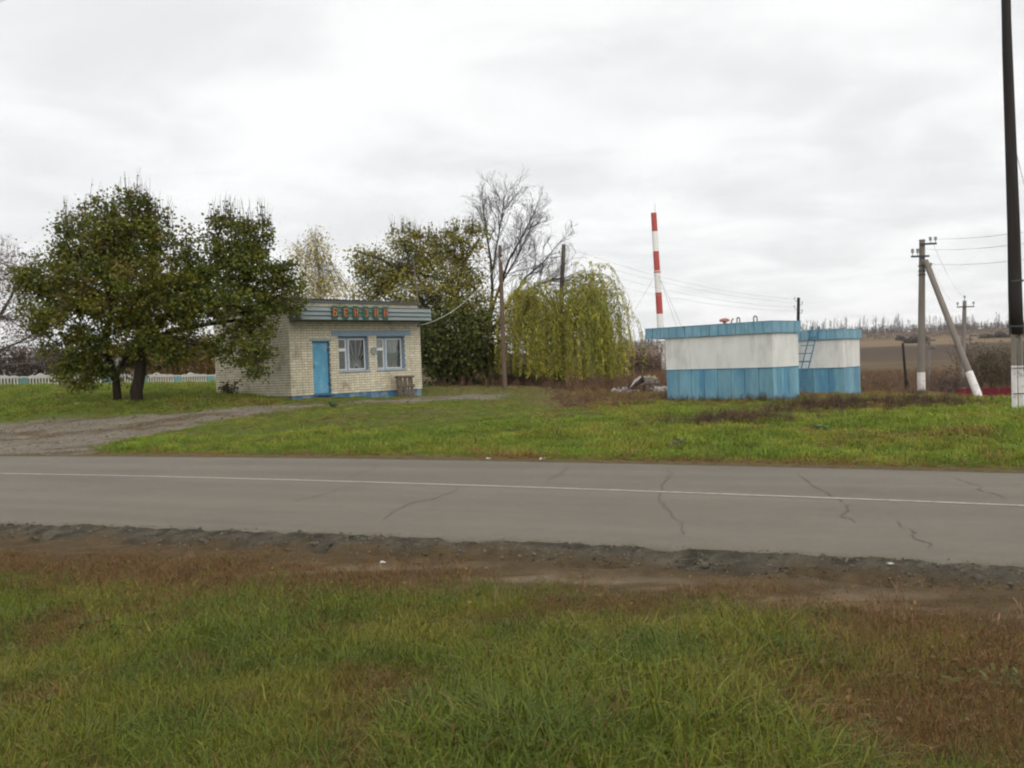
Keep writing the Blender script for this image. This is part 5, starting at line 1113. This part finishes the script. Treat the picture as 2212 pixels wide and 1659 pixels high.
def build_treeline():
    """leafless wood along the skyline, one far-off mass"""
    r = np.random.default_rng(51); tw = Twigs()
    for k in range(2300):
        u = r.uniform(.02, .72); u = u if r.random() > sstep(.4, .6, fbm(u * 40, 0 * u, 1.0, 2, 91)) * .6 else r.uniform(.02, .72); Y = r.uniform(560, 690); X = u * Y; z = float(height(X, Y)); tall = r.random() < .13 * (.3 + 1.6 * float(fbm(np.array(u * 30), np.array(0.0), 1.0, 2, 92))); h_ = r.uniform(7, 12.5) if tall else r.uniform(2.8, 6.2); b = np.array([X, Y, z - .5]); c = np.array((.12, .10, .094)) * r.uniform(.75, 1.25)
        tw.seg(b, b + (r.normal(0, .3), 0, h_ * .9), .12, .03, c)
        for _ in range(18):
            t = r.uniform(.15, .92); a = b + np.array([0, 0, h_ * t]); wd = h_ * (r.uniform(.09, .2) if tall else r.uniform(.18, .34)) * (1.15 - t); d = np.array([r.normal(0, 1) * wd, r.normal(0, 1) * wd, h_ * r.uniform(.08, .22)]); tw.seg(a, a + d, r.uniform(.05, .13), .03, c * r.uniform(.8, 1.25))
    tag(tw.build('far_treeline', mat_twig), 'leafless wood along the skyline beyond the ploughed field', kind='stuff')
    sc = Twigs()
    for k in range(1500):
        u = r.uniform(.0, .72); Y = r.uniform(430, 640); X = u * Y; z = float(height(X, Y)); c = np.array((.13, .10, .08)) * r.uniform(.7, 1.3); h_ = r.uniform(.5, 1.7)
        for _ in range(5): b = np.array([X + r.normal(0, .8), Y + r.normal(0, .5), z - .2]); sc.seg(b, b + np.array([r.normal(0, .4), r.normal(0, .3), h_ * r.uniform(.6, 1.1)]), r.uniform(.10, .35), .06, c * r.uniform(.8, 1.2))
    tag(sc.build('hill_scrub', mat_twig), 'low brown scrub on the hillside below the wood', kind='stuff')
build_treeline()
def field_bush(px, Y, w, h, lab):
    r = np.random.default_rng(int(px)); p = on_ground(px, Y); parts = []
    for _ in range(9):
        q = r.normal(0, 1, (290, 3)); q /= np.linalg.norm(q, axis=1)[:, None]; q *= r.uniform(.3, 1.0, (290, 1)); k = r.uniform(.25, .5); q = q * np.array([w * k, w * k * .7, h * k]) + np.array([r.uniform(-.75, .75) * w, r.uniform(-.4, .4) * w, h * r.uniform(.05, .55)]); parts.append(q)
    P = np.concatenate(parts)[:2600]; P[:, 2] = np.abs(P[:, 2]); root = empty('field_bush', p); tag(root, lab, 'bush', 'round bushes on the hillside')
    V, F, C = leaf_cloud(P, .55, np.array((.075, .058, .052)) * 1.5 * r.uniform(.6, 1.4, (len(P), 1)), .2, r); mesh_np('crown', V, F, mat_leaf, parent=root, col=C); tw = Twigs()
    for _ in range(40): tw.path([np.array([0, 0, -.3]), P[r.integers(len(P))] * .9], .15, .05, (.07, .055, .05))
    tw.build('stems', mat_twig, root)
field_bush(1970, 345, 6.5, 3.8, 'dark round bush on the hillside left of the braced concrete pole'); field_bush(2160, 370, 10, 3.6, 'wide dark bush on the hillside left of the black tarred pole')

def build_red_wall():
    a, b = W(2066, 851, 48.5), W(2330, 851, 46.5); u = b - a; L = float(np.hypot(u[0], u[1])); ang = math.atan2(u[1], u[0]); gz = min(float(height(*a[:2])), float(height(*b[:2]))) - .1; ztop = W(2120, 838, 48.2)[2]
    r = empty('red_fence', (a[0], a[1], gz), ang); tag(r, 'low dark red sheet fence at the right behind the slanting strut', 'fence'); n = 14; st = L / n; hh = max(.6, ztop - gz)
    for k in range(n): q = MB(); q.box(k * st + .01, (k + 1) * st - .01, rng.uniform(-.01, .01), .04, -.2, hh); q.build('panel', mat_darkred, r)
    for k in range(0, n + 1, 2): q = MB(); q.box(k * st - .04, k * st + .04, .045, .12, -.3, hh + .02); q.build('post', mat_iron, r)
build_red_wall()

def build_stump_heap():
    Y = 40.0; g = on_ground(1392, Y); r = np.random.default_rng(61); root = empty('uprooted_stump', g); tag(root, 'uprooted stump with pale splayed roots and a black trunk, left of the front tank', 'stump'); k = Y / FPX
    tcol = MB(); a, b = np.array([-.75, 0, .10]), np.array([-.1, 0, .62]); tcol.tube([a, (a + b) / 2 + (0, 0, .05), b], [.14, .16, .15], 9); tcol.build('trunk', mat_pole_black, root, smooth=True)
    ws = MB(); ws.tube([a + (.05, -.10, .10), (a + b) / 2 + (0, -.10, .15), b + (-.08, -.10, .08)], [.03, .07, .04], 7); ws.build('peeled_strip', mat_rubble, root)
    rc = Twigs(); c0 = np.array([.22, 0, .42])
    for _ in range(150):
        d = r.normal(0, 1, 3); d /= np.linalg.norm(d); d[2] = abs(d[2]) * 1.0 - .15; e = c0 + d * np.array([.42, .35, .42]) * r.uniform(.6, 1.1); m_ = (c0 + e) / 2 + r.normal(0, .06, 3); pale = (.52, .47, .36) if d[2] > .45 else (.34, .29, .27); rc.path([c0, m_, e], .035, .012, np.array(pale) * r.uniform(.5, 1.2), 4)
    rc.build('roots', mat_twig, root); cr = MB(); cr.tube([c0 - (0, 0, .35), c0, c0 + (0, 0, .22)], [.30, .30, .12], 9); cr.build('root_core', M('root_earth', (.12, .095, .08), var=.4, bump=.03), root)
    for px, w, lab in ((1342, .55, 'heap of white rubble under the right edge of the willow'), (1428, .45, 'low heap of white rubble touching the front tank')):
        p = on_ground(px, 39.0); rt = empty('rubble_heap', p); tag(rt, lab, 'rubble', 'white rubble heaps'); rb = MB()
        for _ in range(26):
            x, y, s = r.normal(0, w * .5), r.normal(0, .12), r.uniform(.03, .07); z = .14 * math.exp(-(x / w) ** 2) * r.random() + .12; rot = Matrix.Translation((x, y, z)) @ Matrix.Rotation(r.uniform(0, 3), 4, (r.random(), r.random(), .5)); rb.box(-s, s, -s * .7, s * .7, -s * .5, s * .5, M=rot)
        rb.box(-w * .8, w * .8, -.12, .12, -.1, .12); rb.build('rubble', mat_rubble, rt)
build_stump_heap()

def build_small():
    r = np.random.default_rng(71)
    spots = [(1172, 994, .075, 'white scrap of paper at the far edge of the road', 0), (1055, 993, .05, 'tiny white scrap left of the larger one at the far road edge', 0), (828, 1219, .035, 'white scrap of paper on the bare soil by the near asphalt edge', 0), (1925, 1223, .035, 'pale stick on the dry verge right of centre', 1), (1650, 970, 0, '', 0)]
    for px, py, s, lab, kind in spots:
        if not s: continue
        g = ground_at(px, py); g[2] = max(g[2], 0 if 984 < py < 1150 else -9) + .012; b = MB(); V = []
        n = 5
        for i in range(n):
            for j in range(n): V.append((g[0] + (i / (n - 1) - .5) * s * 1.4, g[1] + (j / (n - 1) - .5) * s * (1 if not kind else .25), g[2] + abs(r.normal(0, s * .35))))
        F = [(i * n + j, (i + 1) * n + j, (i + 1) * n + j + 1, i * n + j + 1) for i in range(n - 1) for j in range(n - 1)]
        b.add(V, F); tag(b.build('litter', mat_litter), lab, 'litter', 'white scraps beside the road')
    g = ground_at(2208, 1520); o = mesh_np('pale_stone', *[(lambda q: q)(x) for x in _stone()], mat_rubble); o.location = g; o.scale = (.035, .035, .04); tag(o, 'pale stone in brown grass at the right edge of the photo', 'stone')
def _stone():
    me = bpy.data.objects['rock_a'].data; v = np.array([q.co[:] for q in me.vertices]); f = np.array([list(p.vertices) for p in me.polygons]); return v, f
build_small()
grow_turf()
